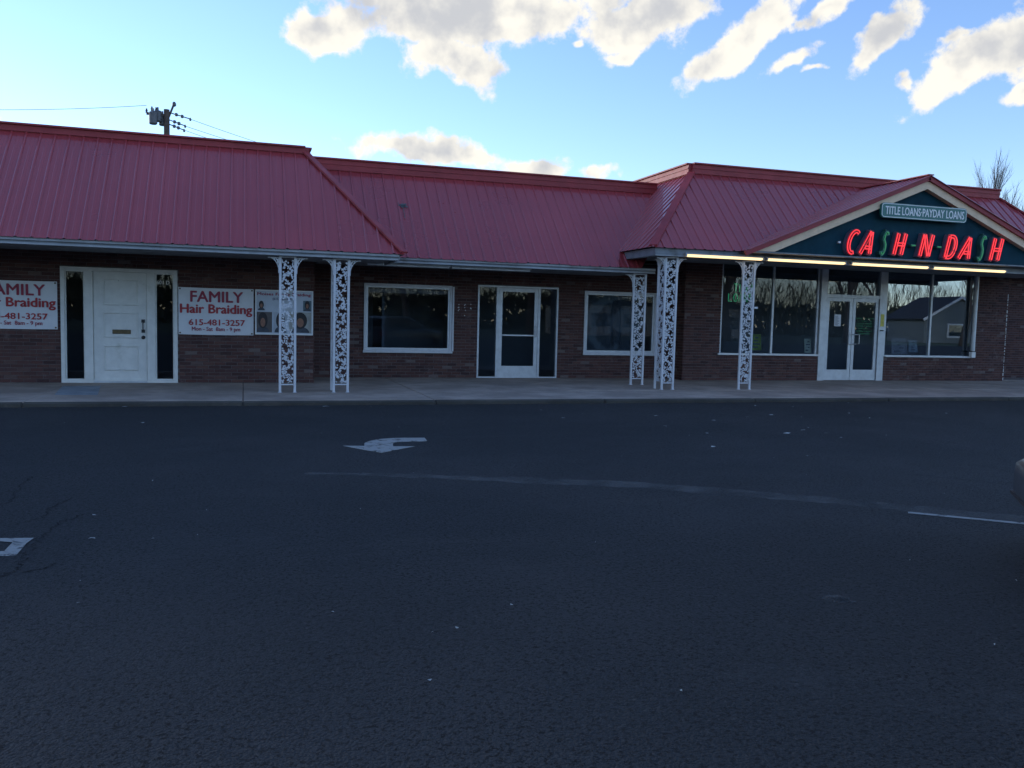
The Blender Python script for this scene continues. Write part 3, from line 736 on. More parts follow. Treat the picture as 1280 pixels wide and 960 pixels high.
# ------------------------------------------------------------------ doors and windows
def frame4(name, mat, parent, x0, x1, y0, y1, z0, z1, t, tb=None, bevel=.003):
    m = MB(); tb = t if tb is None else tb
    m.box(x0, x0+t, y0, y1, z0, z1); m.box(x1-t, x1, y0, y1, z0, z1); m.box(x0+t, x1-t, y0, y1, z1-t, z1)
    if tb: m.box(x0+t, x1-t, y0, y1, z0, z0+tb)
    return m.build(name, mat, parent, fix=False)
def pane(parent, x0, x1, y, z0, z1): return box('pane', GLASS, parent, x0, x1, y, y+.006, z0, z1)
# left: panelled door with sidelights
Y0 = WL
fr = frame4('door_frame', WHITEWOOD, left_shop, -3.205, -1.195, Y0-.035, Y0+.10, .0, 2.146, .065, .05)
for x in (-2.81, -1.735):
    box('mullion', WHITEWOOD, fr, x, x+.145, Y0-.030, Y0+.098, .05, 2.081, bevel=.004)
for x0, x1 in ((-3.14, -2.81), (-1.59, -1.26)):
    sidel = frame4('sidelight', WHITEWOOD, left_shop, x0, x1, Y0+.02, Y0+.06, .05, 2.081, .022)
    pane(sidel, x0+.022, x1-.022, Y0+.036, .072, 2.059)
text('601 D', -1.565, -1.34, 1.875, 1.945, Y0+.033, SIGNWHITE, sidel, 'house_number', .04)
door = box('door', WHITEWOOD, left_shop, -2.660, -1.740, Y0+.012, Y0+.05, .035, 2.078, bevel=.004)
box('threshold', ALU, left_shop, -2.66, -1.74, Y0-.05, Y0+.05, .002, .034)
for z0, z1 in ((1.455, 1.93), (.845, 1.325), (.235, .705)):
    pm_ = MB()
    x0, x1 = -2.485, -1.895
    for a, b in ((x0, (x0+x1)/2-.03), ((x0+x1)/2+.03, x1)):
        # ornamental mouldings: short runs at top and bottom of each panel, bowed at the inner corners
        pm_.box(a, b, Y0-.016, Y0+.0115, z1-.026, z1); pm_.box(a, b, Y0-.016, Y0+.0115, z0, z0+.026)
    pm_.box(x0, x0+.02, Y0-.006, Y0+.0115, z0+.0225, z1-.0225); pm_.box(x1-.02, x1, Y0-.006, Y0+.0115, z0+.0225, z1-.0225)
    pm_.build('panel_moulding', WHITEWOOD, door, bevel=.004)
box('mail_slot', BRASS, door, -2.34, -2.02, Y0-.006, Y0+.0115, .92, 1.0, bevel=.006)
hd = MB(); hd.box(-1.835, -1.775, Y0-.008, Y0+.0115, 1.14, 1.2); hd.box(-1.835, -1.775, Y0-.008, Y0+.0115, .95, 1.01)
hd.tube([(-1.805, Y0-.01, 1.15), (-1.805, Y0-.05, 1.13), (-1.805, Y0-.05, 1.03), (-1.805, Y0-.01, 1.0)], .010, 8)
hd.lathe((-1.805, Y0+.0115, .86), [(.035, 0), (.035, -.012), (.02, -.03), (.02, -.05), (.001, -.055)], 14, 'y')
hd.build('door_handle', BLACKM, door)
# mail flap line and hinge marks
for z in (.3, 1.05, 1.8): box('hinge', ALU, door, -2.672, -2.661, Y0-.004, Y0+.02, z, z+.1)
# middle windows
def mwin(x0, x1, z0, z1, y, extra=False):
    wn = frame4('window', WHITE, mid_shop, x0, x1, y-.03, y+.07, z0, z1, .05, .055)
    inr = frame4('sash', ALU, wn, x0+.052, x1-.052, y-.012, y+.05, z0+.057, z1-.052, .038, .045)
    pane(wn, x0+.092, x1-.092, y+.01, z0+.104, z1-.092)
    box('sill', WHITE, wn, x0-.02, x1+.02, y-.07, y-.0305, z0-.012, z0+.035, bevel=.005)
    if extra: box('side_trim', WHITE, wn, x1+.005, x1+.045, y-.05, y-.002, z0+.037, z1-.02, bevel=.004)
    return wn
w1 = mwin(*MW1, WM, True); w2 = mwin(*MW2, WM)
for k, (a, b) in enumerate(((2.64, 4.47), )):
    box('blind_rail', INWALL, w1, a, b, WM+.12, WM+.15, 1.9, 1.98)
# middle door with sidelights
fr = frame4('door_frame', ALU, mid_shop, MD[0], MD[1], WM-.01, WM+.09, 0, MD[3]-.002, .04, .03)
for x in (5.62, 6.645): box('mullion', ALU, fr, x, x+.055, WM-.008, WM+.088, .03, 2.108)
for x0, x1 in ((5.208, 5.62), (6.70, 7.11)): pane(fr, x0, x1, WM+.04, .03, 2.108)
gd = frame4('glass_door', ALU, mid_shop, 5.68, 6.64, WM+.0, WM+.045, .012, 2.10, .085, .27)
pane(gd, 5.765, 6.555, WM+.02, .282, 2.015)
box('push_bar', ALU, gd, 5.766, 6.554, WM-.03, WM-.001, .985, 1.02, bevel=.004)
MB().tube([(6.6, WM-.001, .98), (6.6, WM-.07, .98), (6.6, WM-.07, 1.22), (6.6, WM-.001, 1.22)], .013, 8).build('door_handle', ALU, gd)
# small switch plates and old screw plugs on the brick
m = MB(); rg = random.Random(2)
for k in range(14):
    x, z = rg.choice([4.72, 4.86, 5.0])+rg.uniform(-.02, .02), rg.choice([1.42, 1.55, 1.60, 1.68])+rg.uniform(-.02, .02)
    m.lathe((x, WM-.001, z), [(.012, 0), (.008, -.006), (.001, -.007)], 7, 'y')
m.build('wall_plugs', SIGNWHITE, mid_shop, 'stuff')
# right shopfront glazing
y = WR
g1 = frame4('shop_window', ALU, right_shop, 11.16, 13.99, y+.03, y+.10, .63, 2.92, .045, .045)
box('mullion', ALU, g1, 12.62, 12.672, y+.028, y+.102, .676, 2.874)
pane(g1, 11.205, 12.62, y+.06, .675, 2.875); pane(g1, 12.672, 13.945, y+.06, .675, 2.875)
box('sill', SIGNWHITE, g1, 11.10, 14.0, y-.055, y+.029, .628, .672, bevel=.005)
g2 = frame4('shop_window', ALU, right_shop, 16.06, 19.05, y+.03, y+.10, .63, 2.92, .045, .045)
box('mullion', ALU, g2, 17.53, 17.582, y+.028, y+.102, .676, 2.874)
pane(g2, 16.105, 17.53, y+.06, .675, 2.875); pane(g2, 17.582, 19.005, y+.06, .675, 2.875)
box('sill', SIGNWHITE, g2, 16.07, 18.92, y-.055, y+.029, .628, .660, bevel=.005)
cn = MB().lathe((18.93, y-.07, .80), [(.055, 0), (.055, 2.03)], 14).build('downpipe', ALU, right_shop, smooth=False)
box('outlet_box', SIGNWHITE, cn, 18.86, 19.00, y-.12, y-.012, .635, .79, bevel=.01)
box('pipe_collar', BLACKM, cn, 18.865, 18.995, y-.125, y-.011, .791, .815)
df = MB()
df.box(14.02, 14.21, y-.02, y+.10, 0, 2.92); df.box(15.84, 16.04, y-.02, y+.10, 0, 2.92); df.box(14.21, 15.84, y-.015, y+.095, 2.13, 2.21); df.box(14.21, 15.84, y-.01, y+.09, 2.86, 2.92)
df = df.build('door_frame', ALU, right_shop, fix=False)
pane(df, 14.21, 15.84, y+.05, 2.21, 2.86)
for k, (a, b) in enumerate(((14.225, 15.018), (15.032, 15.825))):
    dd = frame4('glass_door', ALU, right_shop, a, b, y+.01, y+.055, .012, 2.125, .085, .27)
    pane(dd, a+.085, b-.085, y+.03, .282, 2.04)
    xh = b-.045 if k == 0 else a+.045
    sg = -1 if k == 0 else 1
    MB().tube([(xh, y+.009, .95), (xh, y-.07, .95), (xh+sg*.11, y-.09, .96), (xh+sg*.11, y-.09, 1.19), (xh, y-.07, 1.2), (xh, y+.009, 1.2)], .013, 8).build('door_handle', ALU, dd)
    if k == 1:      # green opening-hours print: too small to read in the photograph, kept as rows of letter-sized marks
        gt = MB(); rgt = random.Random(31)
        for r_, (zz, spans) in enumerate(((1.60, ((.12, .33), (.40, .44), (.50, .68))), (1.53, ((.18, .23), (.30, .48), (.56, .61))), (1.465, ((.13, .38), (.44, .62))), (1.405, ((.14, .34), (.38, .62))),
                                          (1.34, ((.2, .52),)), (1.27, ((.15, .36), (.40, .62))), (1.205, ((.22, .58),)))):
            for s0, s1 in spans:
                x = a+s0
                while x < a+s1:
                    w_ = rgt.uniform(.012, .024); h_ = rgt.uniform(.026, .036)
                    for q in range(2): gt.box(x+q*w_*.6, x+q*w_*.6+.005, y+.0255, y+.0265, zz, zz+h_)
                    gt.box(x+.0052, x+w_*.6-.0002, y+.0256, y+.0264, zz+rgt.choice((0, .012, .024)), zz+.028); x += w_+.012
        gt.build('hours_print', pm('green_print', (.03, .25, .09), .5), dd, 'stuff', fix=False)
    else:
        nb = box('paper_notice', SHEET, dd, a+.26, a+.46, y+.024, y+.0255, 1.40, 1.70)
        nm = MB()
        for q in range(11): nm.box(a+.28, a+.28+random.uniform(.08, .16), y+.0225, y+.0235, 1.425+q*.023, 1.434+q*.023)
        nm.build('print', pm('grey_print', (.16, .17, .2), .6), nb, 'stuff', fix=False)

# ================================================================== THINGS ON THE SHOPS
yel = thing('doorbell_notice', 'small yellow notice above a dark door lock on the loan shop door post', 'notice', (15.95, WR-.03, 1.5))
box('card', pm('yellow_card', (.62, .55, .10), .5), yel, 15.885, 15.995, WR-.026, WR-.0205, 1.42, 1.74)
box('card_reader', BLACKM, yel, 15.88, 15.99, WR-.04, WR-.0205, 1.30, 1.33, bevel=.004)
# banners
def banner(x0, x1, z0, z1, label, tx0=None):
    t = thing('banner', label, 'banner', ((x0+x1)/2, -.02, z0))
    m = MB(); n = 24; rgz = random.Random(int(x0*31))
    V = []
    for i in range(n+1):
        for j in range(13):
            u, v = i/n, j/12; x = x0+(x1-x0)*u; z = z0+(z1-z0)*v
            sag = .012*math.sin(u*9+v*3)+.008*math.sin(u*23+1.3*v*7)
            ed = min(u, 1-u, v, 1-v)*4
            V.append((x, -.03-.008*min(1, ed)*(.5+.5*math.sin(u*11+v*5))+sag*.15, z-.006*math.sin(u*math.pi)))
    m.add(V, [(i*13+j, (i+1)*13+j, (i+1)*13+j+1, i*13+j+1) for i in range(n) for j in range(12)])
    sh = m.build('sheet', SHEET, t, smooth=True, fix=False)
    W_ = x1-x0; H_ = z1-z0; yy = -.0455
    text('FAMILY', x0+.155*W_, x0+.86*W_, z0+.70*H_, z0+.925*H_, yy, MAROON, sh, 'lettering', .075)
    text('Hair Braiding', x0+.02*W_, x0+.985*W_, z0+.40*H_, z0+.645*H_, yy, REDINK, sh, 'lettering', .075)
    text('615-481-3257', x0+.135*W_, x0+.885*W_, z0+.20*H_, z0+.325*H_, yy, REDINK, sh, 'lettering', .075)
    text('Mon - Sat  8am - 9 pm', x0+.175*W_, x0+.82*W_, z0+.055*H_, z0+.165*H_, yy, MAROON, sh, 'lettering', .05)
    for gx in (x0+.03, x1-.03):
        for gz in (z0+.03, z1-.03):
            MB().lathe((gx, yy+.006, gz), [(.016, 0), (.016, -.006), (.006, -.008)], 10, 'y').build('grommet', BRASS, t)
    return t
banner(-1.18, .195, .935, 1.835, 'white hair braiding banner with red lettering between the sidelight and the photo poster')
banner(-4.63, -3.255, .985, 1.86, 'white hair braiding banner with red lettering beside the door hinges, far from the photo poster')
# poster of photographs
pt_ = thing('poster', 'pale poster with four portrait photos under a red heading, half behind a column', 'poster', (.77, -.02, .95))
px0, px1, pz0, pz1 = .225, 1.335, .955, 1.835
bd = frame4('border', SIGNWHITE, pt_, px0, px1, -.04, -.006, pz0, pz1, .022)
sh = box('sheet', pm('pale_blue_print', (.52, .57, .64), .5, .06, 5), pt_, px0+.0222, px1-.0222, -.034, -.008, pz0+.0222, pz1-.0222)
text('Moises Family Braiding', px0+.04, px1-.045, pz1-.125, pz1-.055, -.0365, MAROON, sh, 'heading', .08)
text('(615) 481-3257', px0+.33, px0+.72, pz1-.21, pz1-.15, -.0365, pm('navy_print', (.06, .06, .16), .5), sh, 'heading', .06)
SKINC = pm('printed_skin', (.26, .125, .08), .5, .2, 12); HAIRC = pm('printed_hair', (.022, .018, .02), .5, .2, 12); DRESS = pm('printed_cloth', (.05, .06, .08), .5, .3, 9)
def ell(cx, cz, rx, rz, n=18): return [(cx+rx*math.cos(2*math.pi*k/n), cz+rz*math.sin(2*math.pi*k/n)) for k in range(n)]
def photo(x0, x1, z0, z1, bgc, kind):
    p = box('photo', bgc, sh, x0, x1, -.037, -.0345, z0, z1); w_, h_ = x1-x0, z1-z0; cx = x0+w_*(.40 if kind == 1 else .5); cz = z0+h_*.52
    clampz = lambda poly: [(min(max(a, x0), x1), min(max(b, z0), z1)) for a, b in poly]
    for nm, pl, mt_, yy in (('shoulders', clampz(ell(cx, z0, w_*.42, h_*.30)), DRESS, -.0374), ('hair', clampz(ell(cx, cz+h_*.07, w_*.31, h_*.40)), HAIRC, -.0378), ('face', clampz(ell(cx, cz-h_*.03, w_*.16, h_*.22)), SKINC, -.0382)):
        MB().add([(a, yy, b) for a, b in pl], [tuple(range(len(pl)))]).build(nm, mt_, p, fix=False)
photo(.265, .42, 1.43, 1.62, pm('print_bg_a', (.50, .53, .58), .5), 0)
photo(.255, .545, 1.0, 1.40, pm('print_bg_b', (.10, .085, .08), .5), 1)
photo(.57, .84, 1.0, 1.40, pm('print_bg_c', (.42, .46, .52), .5), 0)
photo(1.14, 1.30, 1.43, 1.64, pm('print_bg_d', (.10, .16, .19), .5), 0)
photo(.87, 1.30, 1.0, 1.41, pm('print_bg_e', (.36, .36, .33), .5), 2)
# oval green sign
GYF = GY+.10
ts = thing('sign', 'green rounded TITLE LOANS PAYDAY LOANS sign under the gable peak', 'sign', (14.47, GYF-.04, 3.8))
def rrect(x0, x1, z0, z1, r, n=6):
    P = []
    for cx, cz, a0 in ((x1-r, z1-r, 0), (x0+r, z1-r, 90), (x0+r, z0+r, 180), (x1-r, z0+r, 270)):
        for k in range(n+1): t = R(a0+90*k/n); P.append((cx+r*math.cos(t), cz+r*math.sin(t)))
    return P
SY = GY-.10
q0, q1 = atY(1102.5, 252, SY), atY(1208, 277, SY)
sx0, sx1, sz0, sz1 = q0.x, q1.x, atY(1102.5, 271.5, SY).z, q0.z-.01
MB().prismY(rrect(sx0, sx1, sz0, sz1, .075), SY, SY+.055).build('panel', SIGNGREEN, ts)
o_, i_ = rrect(sx0+.012, sx1-.012, sz0+.012, sz1-.012, .066), rrect(sx0+.026, sx1-.026, sz0+.026, sz1-.026, .054)
n_ = len(o_); MB().add([(a, SY-.003, b) for a, b in o_+i_], [(k, (k+1) % n_, n_+(k+1) % n_, n_+k) for k in range(n_)]).build('border', SIGNWHITE, ts, fix=False)
text('TITLE LOANS\u00b7PAYDAY LOANS', sx0+.10, sx1-.075, sz0+.075, sz1-.075, SY-.004, SIGNWHITE, ts, 'lettering', .06)
for x in (sx0+.5, sx1-.5): box('stand_off', BLACKM, ts, x, x+.04, SY+.056, GYF-.001, sz0+.1, sz0+.14)

# neon letters: deep channel letters with a double run of glass tubing
FACE_R = pm('red_letter_face', (.30, .008, .020), .4, .1, 10); RET = pm('letter_return', (.17, .12, .17), .45, .15, 10)
FACE_G = pm('green_letter_face', (.015, .17, .095), .4, .1, 10); RETG = pm('green_letter_return', (.02, .10, .09), .45, .15, 10)
NEON_R = m_emit('red_neon', (1.0, .055, .075), 1.15/2**EXPOSURE*1.25)
NEON_G = m_emit('green_neon', (.10, .60, .28), .42/2**EXPOSURE)
def strokes(ch):
    def arc(cx, cz, rx, rz, a0, a1, n=10): return [(cx+rx*math.cos(R(a0+(a1-a0)*k/n)), cz+rz*math.sin(R(a0+(a1-a0)*k/n))) for k in range(n+1)]
    if ch == 'C': return [arc(.62, .5, .48, .5, 58, 285, 16)]
    if ch == 'A': return [[(.02, 0), (.62, 1.0)], [(.62, 1.0), (.86, 0)], [(.30, .27), (.76, .27)]]
    if ch == 'H': return [[(.12, 0), (.12, 1)], [(.82, 0), (.82, 1)], [(.12, .48), (.82, .48)]]
    if ch == 'N': return [[(.10, 0), (.10, 1)], [(.10, 1), (.82, 0)], [(.82, 0), (.82, 1)]]
    if ch == 'D': return [[(.12, 0), (.12, 1)], [(.12, 1)]+arc(.38, .5, .48, .5, 90, -90, 12)+[(.12, 0)]]
    if ch == '-': return [[(.1, .42), (.9, .42)]]
    if ch == '$': return [arc(.55, .74, .36, .24, 40, 200, 8)+arc(.42, .27, .36, .26, 60, -140, 8)]
def offset(poly, d):
    out = []
    for i in range(len(poly)):
        a = Vector(poly[max(i-1, 0)]); b = Vector(poly[min(i+1, len(poly)-1)]); t = (b-a).normalized()
        out.append((poly[i][0]-t.y*d, poly[i][1]+t.x*d))
    return out
neon = thing('neon_sign', 'red and green neon CA$H-N-DA$H channel letters across the dark gable', 'neon sign', (14.5, GYF-.05, 2.95))
spec = [('C', 1054, 1077, 287.5, 317.5), ('A', 1072.5, 1096, 288.5, 318.5), ('$', 1098, 1113.5, 288.5, 319.5), ('H', 1113.5, 1135.5, 291, 319.5), ('-', 1137.5, 1145.5, 300, 312), ('N', 1146, 1169, 292.5, 321.5), ('-', 1170, 1177.5, 302, 314),
        ('D', 1177.5, 1199.5, 294.5, 323.5), ('A', 1195.5, 1219, 296, 324.5), ('$', 1220, 1235, 294, 326.5), ('H', 1234, 1256, 297.5, 326.5)]
DEP = .115
for idx, (ch, pa, pb, pt0, pb0) in enumerate(spec):
    yf = GYF-DEP
    A = atY(pa, pb0, yf); B = atY(pb, pt0, yf); X0, X1, Z0, Z1 = A.x, B.x, A.z, B.z
    green = ch in '$-'; sh_ = 0 if ch == '-' else .20*(Z1-Z0); sw = .105 if not green else (.075 if ch == '$' else .045)
    ins = sw*.34
    def mp(p): return (X0+ins+p[0]*(X1-X0-sh_-2*ins)+sh_*p[1], Z0+ins+p[1]*(Z1-Z0-2*ins))
    S = [[mp(p) for p in s_] for s_ in strokes(ch)]
    body = MB(); face = MB(); tube = MB()
    for k, s_ in enumerate(S):
        if ch == '$': pass
        a_, b_ = offset(s_, sw/2), offset(s_, -sw/2)
        # square the ends off a little beyond the last point
        e0 = (Vector(s_[0])-Vector(s_[1])).normalized()*sw*.3; e1 = (Vector(s_[-1])-Vector(s_[-2])).normalized()*sw*.3
        a_[0] = (a_[0][0]+e0.x, a_[0][1]+e0.y); b_[0] = (b_[0][0]+e0.x, b_[0][1]+e0.y); a_[-1] = (a_[-1][0]+e1.x, a_[-1][1]+e1.y); b_[-1] = (b_[-1][0]+e1.x, b_[-1][1]+e1.y)
        for i in range(len(s_)-1):
            body.prismY([a_[i], a_[i+1], b_[i+1], b_[i]], yf+.002*k, GYF-.002)
            face.add([(p[0], yf-.002-.0015*k, p[1]) for p in (a_[i], a_[i+1], b_[i+1], b_[i])], [(0, 1, 2, 3)])
        yt = yf-.022-.012*k
        if green:
            tube.tube([(p[0], yt, p[1]) for p in s_], .008, 6)
        else:
            lp = offset(s_, .030)+offset(s_, -.030)[::-1]
            tube.tube([(p[0], yt, p[1]) for p in lp], .0105, 6, closed=True)
    L_ = body.build('letter', RETG if green else RET, neon)
    face.build('face', FACE_G if green else FACE_R, L_, fix=False); tube.build('neon_tube', NEON_G if green else NEON_R, L_)
    if ch == '$':
        cx = (X0+X1)/2
        MB().box(cx+.035, cx+.052, yf+.03, GYF-.003, Z1-.03, Z1+.035).build('dollar_stroke', RETG, L_); MB().box(cx-.06, cx-.043, yf+.03, GYF-.003, Z0-.05, Z0+.03).build('dollar_stroke', RETG, L_)
box('transformer_stub', ALU, neon, 12.1, 12.16, GYF-.05, GYF-.001, 3.16, 3.2)

# fluorescent strips under the eave
TUBE = m_emit('warm_fluorescent', (1.0, .70, .36), 1.75/2**EXPOSURE*1.1)
def lamp(x0, x1, label, lit=True, y_=RE['y']+.09, zc=2.765, mat=None):
    t = thing('fluorescent_light', label, 'light', ((x0+x1)/2, y_, zc), 'lit strip lights along the loan shop eave' if lit else None)
    return t
for i, (a, b) in enumerate(((8.56, 10.40), (10.46, 12.46), (12.58, 14.69), (14.78, 16.91))):
    t = thing('fluorescent_light', ['lit warm strip light reaching from the corner column to the next column', 'lit warm strip light starting beside the single scroll column, over the first shop window',
              'lit warm strip light above the double glass doors', 'lit warm strip light above the right-hand shop window, next to the brick end'][i] if i != 3 else 'lit warm strip light above the shop window next to the downpipe', 'strip light', ((a+b)/2, RE['y']-.05, 2.76), 'lit strip lights along the loan shop eave')
    y_ = RE['y']-.035
    box('housing', FASCIA_L, t, a, b, y_-.02, RE['y']+.004, 2.775, 2.80)
    for x in (a, b-.03): box('end_cap', FASCIA_L, t, x, x+.03, y_-.03, y_+.03, 2.735, 2.7745)
    MB().lathe((a+.032, y_, 2.753), [(.018, 0), (.030, .03), (.030, b-a-.094), (.018, b-a-.064)], 12, 'x').build('tube', TUBE, t)
t = thing('fluorescent_light', 'unlit long strip light fixture under the set-back middle eave', 'strip light', (4, ME['y']+.3, 2.4))
y_ = ME['y']+.12
for a, b in ((2.33, 4.02), (4.04, 5.75)):
    h = box('housing', FASCIA_L, t, a, b, y_, y_+.13, 2.405, 2.465, bevel=.006)
    MB().lathe((a+.02, y_+.065, 2.392), [(.019, 0), (.019, b-a-.04)], 10, 'x').build('tube', pm('unlit_tube', (.6, .62, .62), .3), h)
# green window neon
wnn = thing('neon_sign', 'small green TITLE LOANS neon in the window behind the scroll column', 'neon sign', (11.9, WR+.2, 1.9))
SEG = {'T': [[(0, 1), (1, 1)], [(.5, 1), (.5, 0)]], 'I': [[(.5, 1), (.5, 0)]], 'L': [[(0, 1), (0, 0), (.9, 0)]], 'E': [[(.9, 1), (0, 1), (0, 0), (.9, 0)], [(0, .5), (.7, .5)]],
       'O': [[(.5+.5*math.cos(t*.3927), .5+.5*math.sin(t*.3927)) for t in range(17)]], 'A': [[(0, 0), (.5, 1), (1, 0)], [(.2, .38), (.8, .38)]], 'N': [[(0, 0), (0, 1), (.9, 0), (.9, 1)]],
       'S': [[(.9, .85), (.6, 1), (.2, .95), (.05, .75), (.3, .55), (.7, .45), (.95, .25), (.75, .03), (.3, 0), (.02, .15)]]}
WNEON = m_emit('dim_green_neon', (.04, .62, .25), .55/2**EXPOSURE)
yw = WR+.16
for word, q_ in (('TITLE', atY(917.5, 364.5, yw)), ('LOANS', atY(910.5, 376.5, yw))):
    x = q_.x; zb = q_.z; h = .19
    for ch in word:
        w_ = .105 if ch != 'I' else .03
        tm = MB()
        for s_ in SEG[ch]: tm.tube([(x+p[0]*w_, yw, zb+p[1]*h) for p in s_], .009, 6)
        tm.build('letter_tube', WNEON, wnn); x += w_+.04
for xx in (11.62, 12.08): MB().tube([(xx, yw+.02, 2.0), (xx, yw+.02, 2.6)], .004, 5).build('hanger', BLACKM, wnn)
# papers and cards in the loan shop windows
for x0, x1, z0, z1, c, nm, lab in ((12.10, 12.42, .75, 1.15, (.30, .36, .06), 'window_card', 'yellow-green card standing in the first loan shop window'), (13.70, 13.90, .70, 1.06, (.60, .58, .42), 'window_card', 'cream card on the sill beside the door post'),
                                  (16.14, 16.30, 1.30, 1.52, (.40, .42, .46), 'window_card', 'pale square notice stuck to the glass beside the double doors'), (16.42, 16.92, .70, 1.12, (.34, .31, .30), 'window_poster', 'grey poster propped low in the window beside the double doors'),
                                  (16.98, 17.26, .76, 1.08, (.38, .42, .42), 'window_card', 'pale grey sheet next to the grey poster in the window')):
    t = thing(nm, lab, 'card' if 'card' in nm else 'poster', ((x0+x1)/2, WR+.12, z0)); pc = pm(nm+lab[:14], c, .6, .2, 9)
    m = MB().add([(x0, WR+.11, z0), (x1, WR+.11, z0), (x1, WR+.16, z1), (x0, WR+.16, z1), (x0, WR+.118, z0), (x1, WR+.118, z0), (x1, WR+.168, z1), (x0, WR+.168, z1)], [(0, 1, 2, 3), (4, 7, 6, 5), (0, 4, 5, 1), (1, 5, 6, 2), (2, 6, 7, 3), (3, 7, 4, 0)])
    m.build('sheet', pc, t)
    m = MB(); rgp = random.Random(int(x0*10))
    for q in range(4):
        u0, v0 = rgp.uniform(.1, .5), .15+q*.2; a_ = x0+(x1-x0)*u0; b_ = x0+(x1-x0)*rgp.uniform(u0+.2, .92); zz = z0+(z1-z0)*v0; yy = WR+.108+.05*v0
        m.add([(a_, yy, zz), (b_, yy, zz), (b_, yy+.004, zz+(z1-z0)*.08), (a_, yy+.004, zz+(z1-z0)*.08)], [(0, 1, 2, 3)])
    m.build('print', pm('muted_print', (.14, .13, .15), .6), t, 'stuff', fix=False)
# swirling decal sheet inside the other picture window
g = G('faded_swirl_print')
tcn = g.n('ShaderNodeMapping', ins={0: g.pos(), 1: (-9.05*1, 0, -1.36)})
wv = g.n('ShaderNodeTexWave', wave_type='RINGS', rings_direction='Y', ins={0: tcn.outputs[0], 'Scale': .55, 'Distortion': 9.0, 'Detail': 5.0, 'Detail Scale': 1.8})
SWIRL = g.done(g.bsdf(color=g.mix(g.ramp(wv.outputs[1], .2, .9), (.06, .07, .08), (.19, .21, .21)), rough=.7))
t = thing('window_poster', 'large faded grey swirl print inside the picture window behind the scroll column', 'poster', (8.6, WM+.2, .7))
box('sheet', SWIRL, t, 7.95, 9.35, WM+.13, WM+.14, .70, 1.99)
box('hem', pm('grey_hem', (.2, .2, .2), .7), t, 7.95, 9.35, WM+.125, WM+.145, .68, .6995)

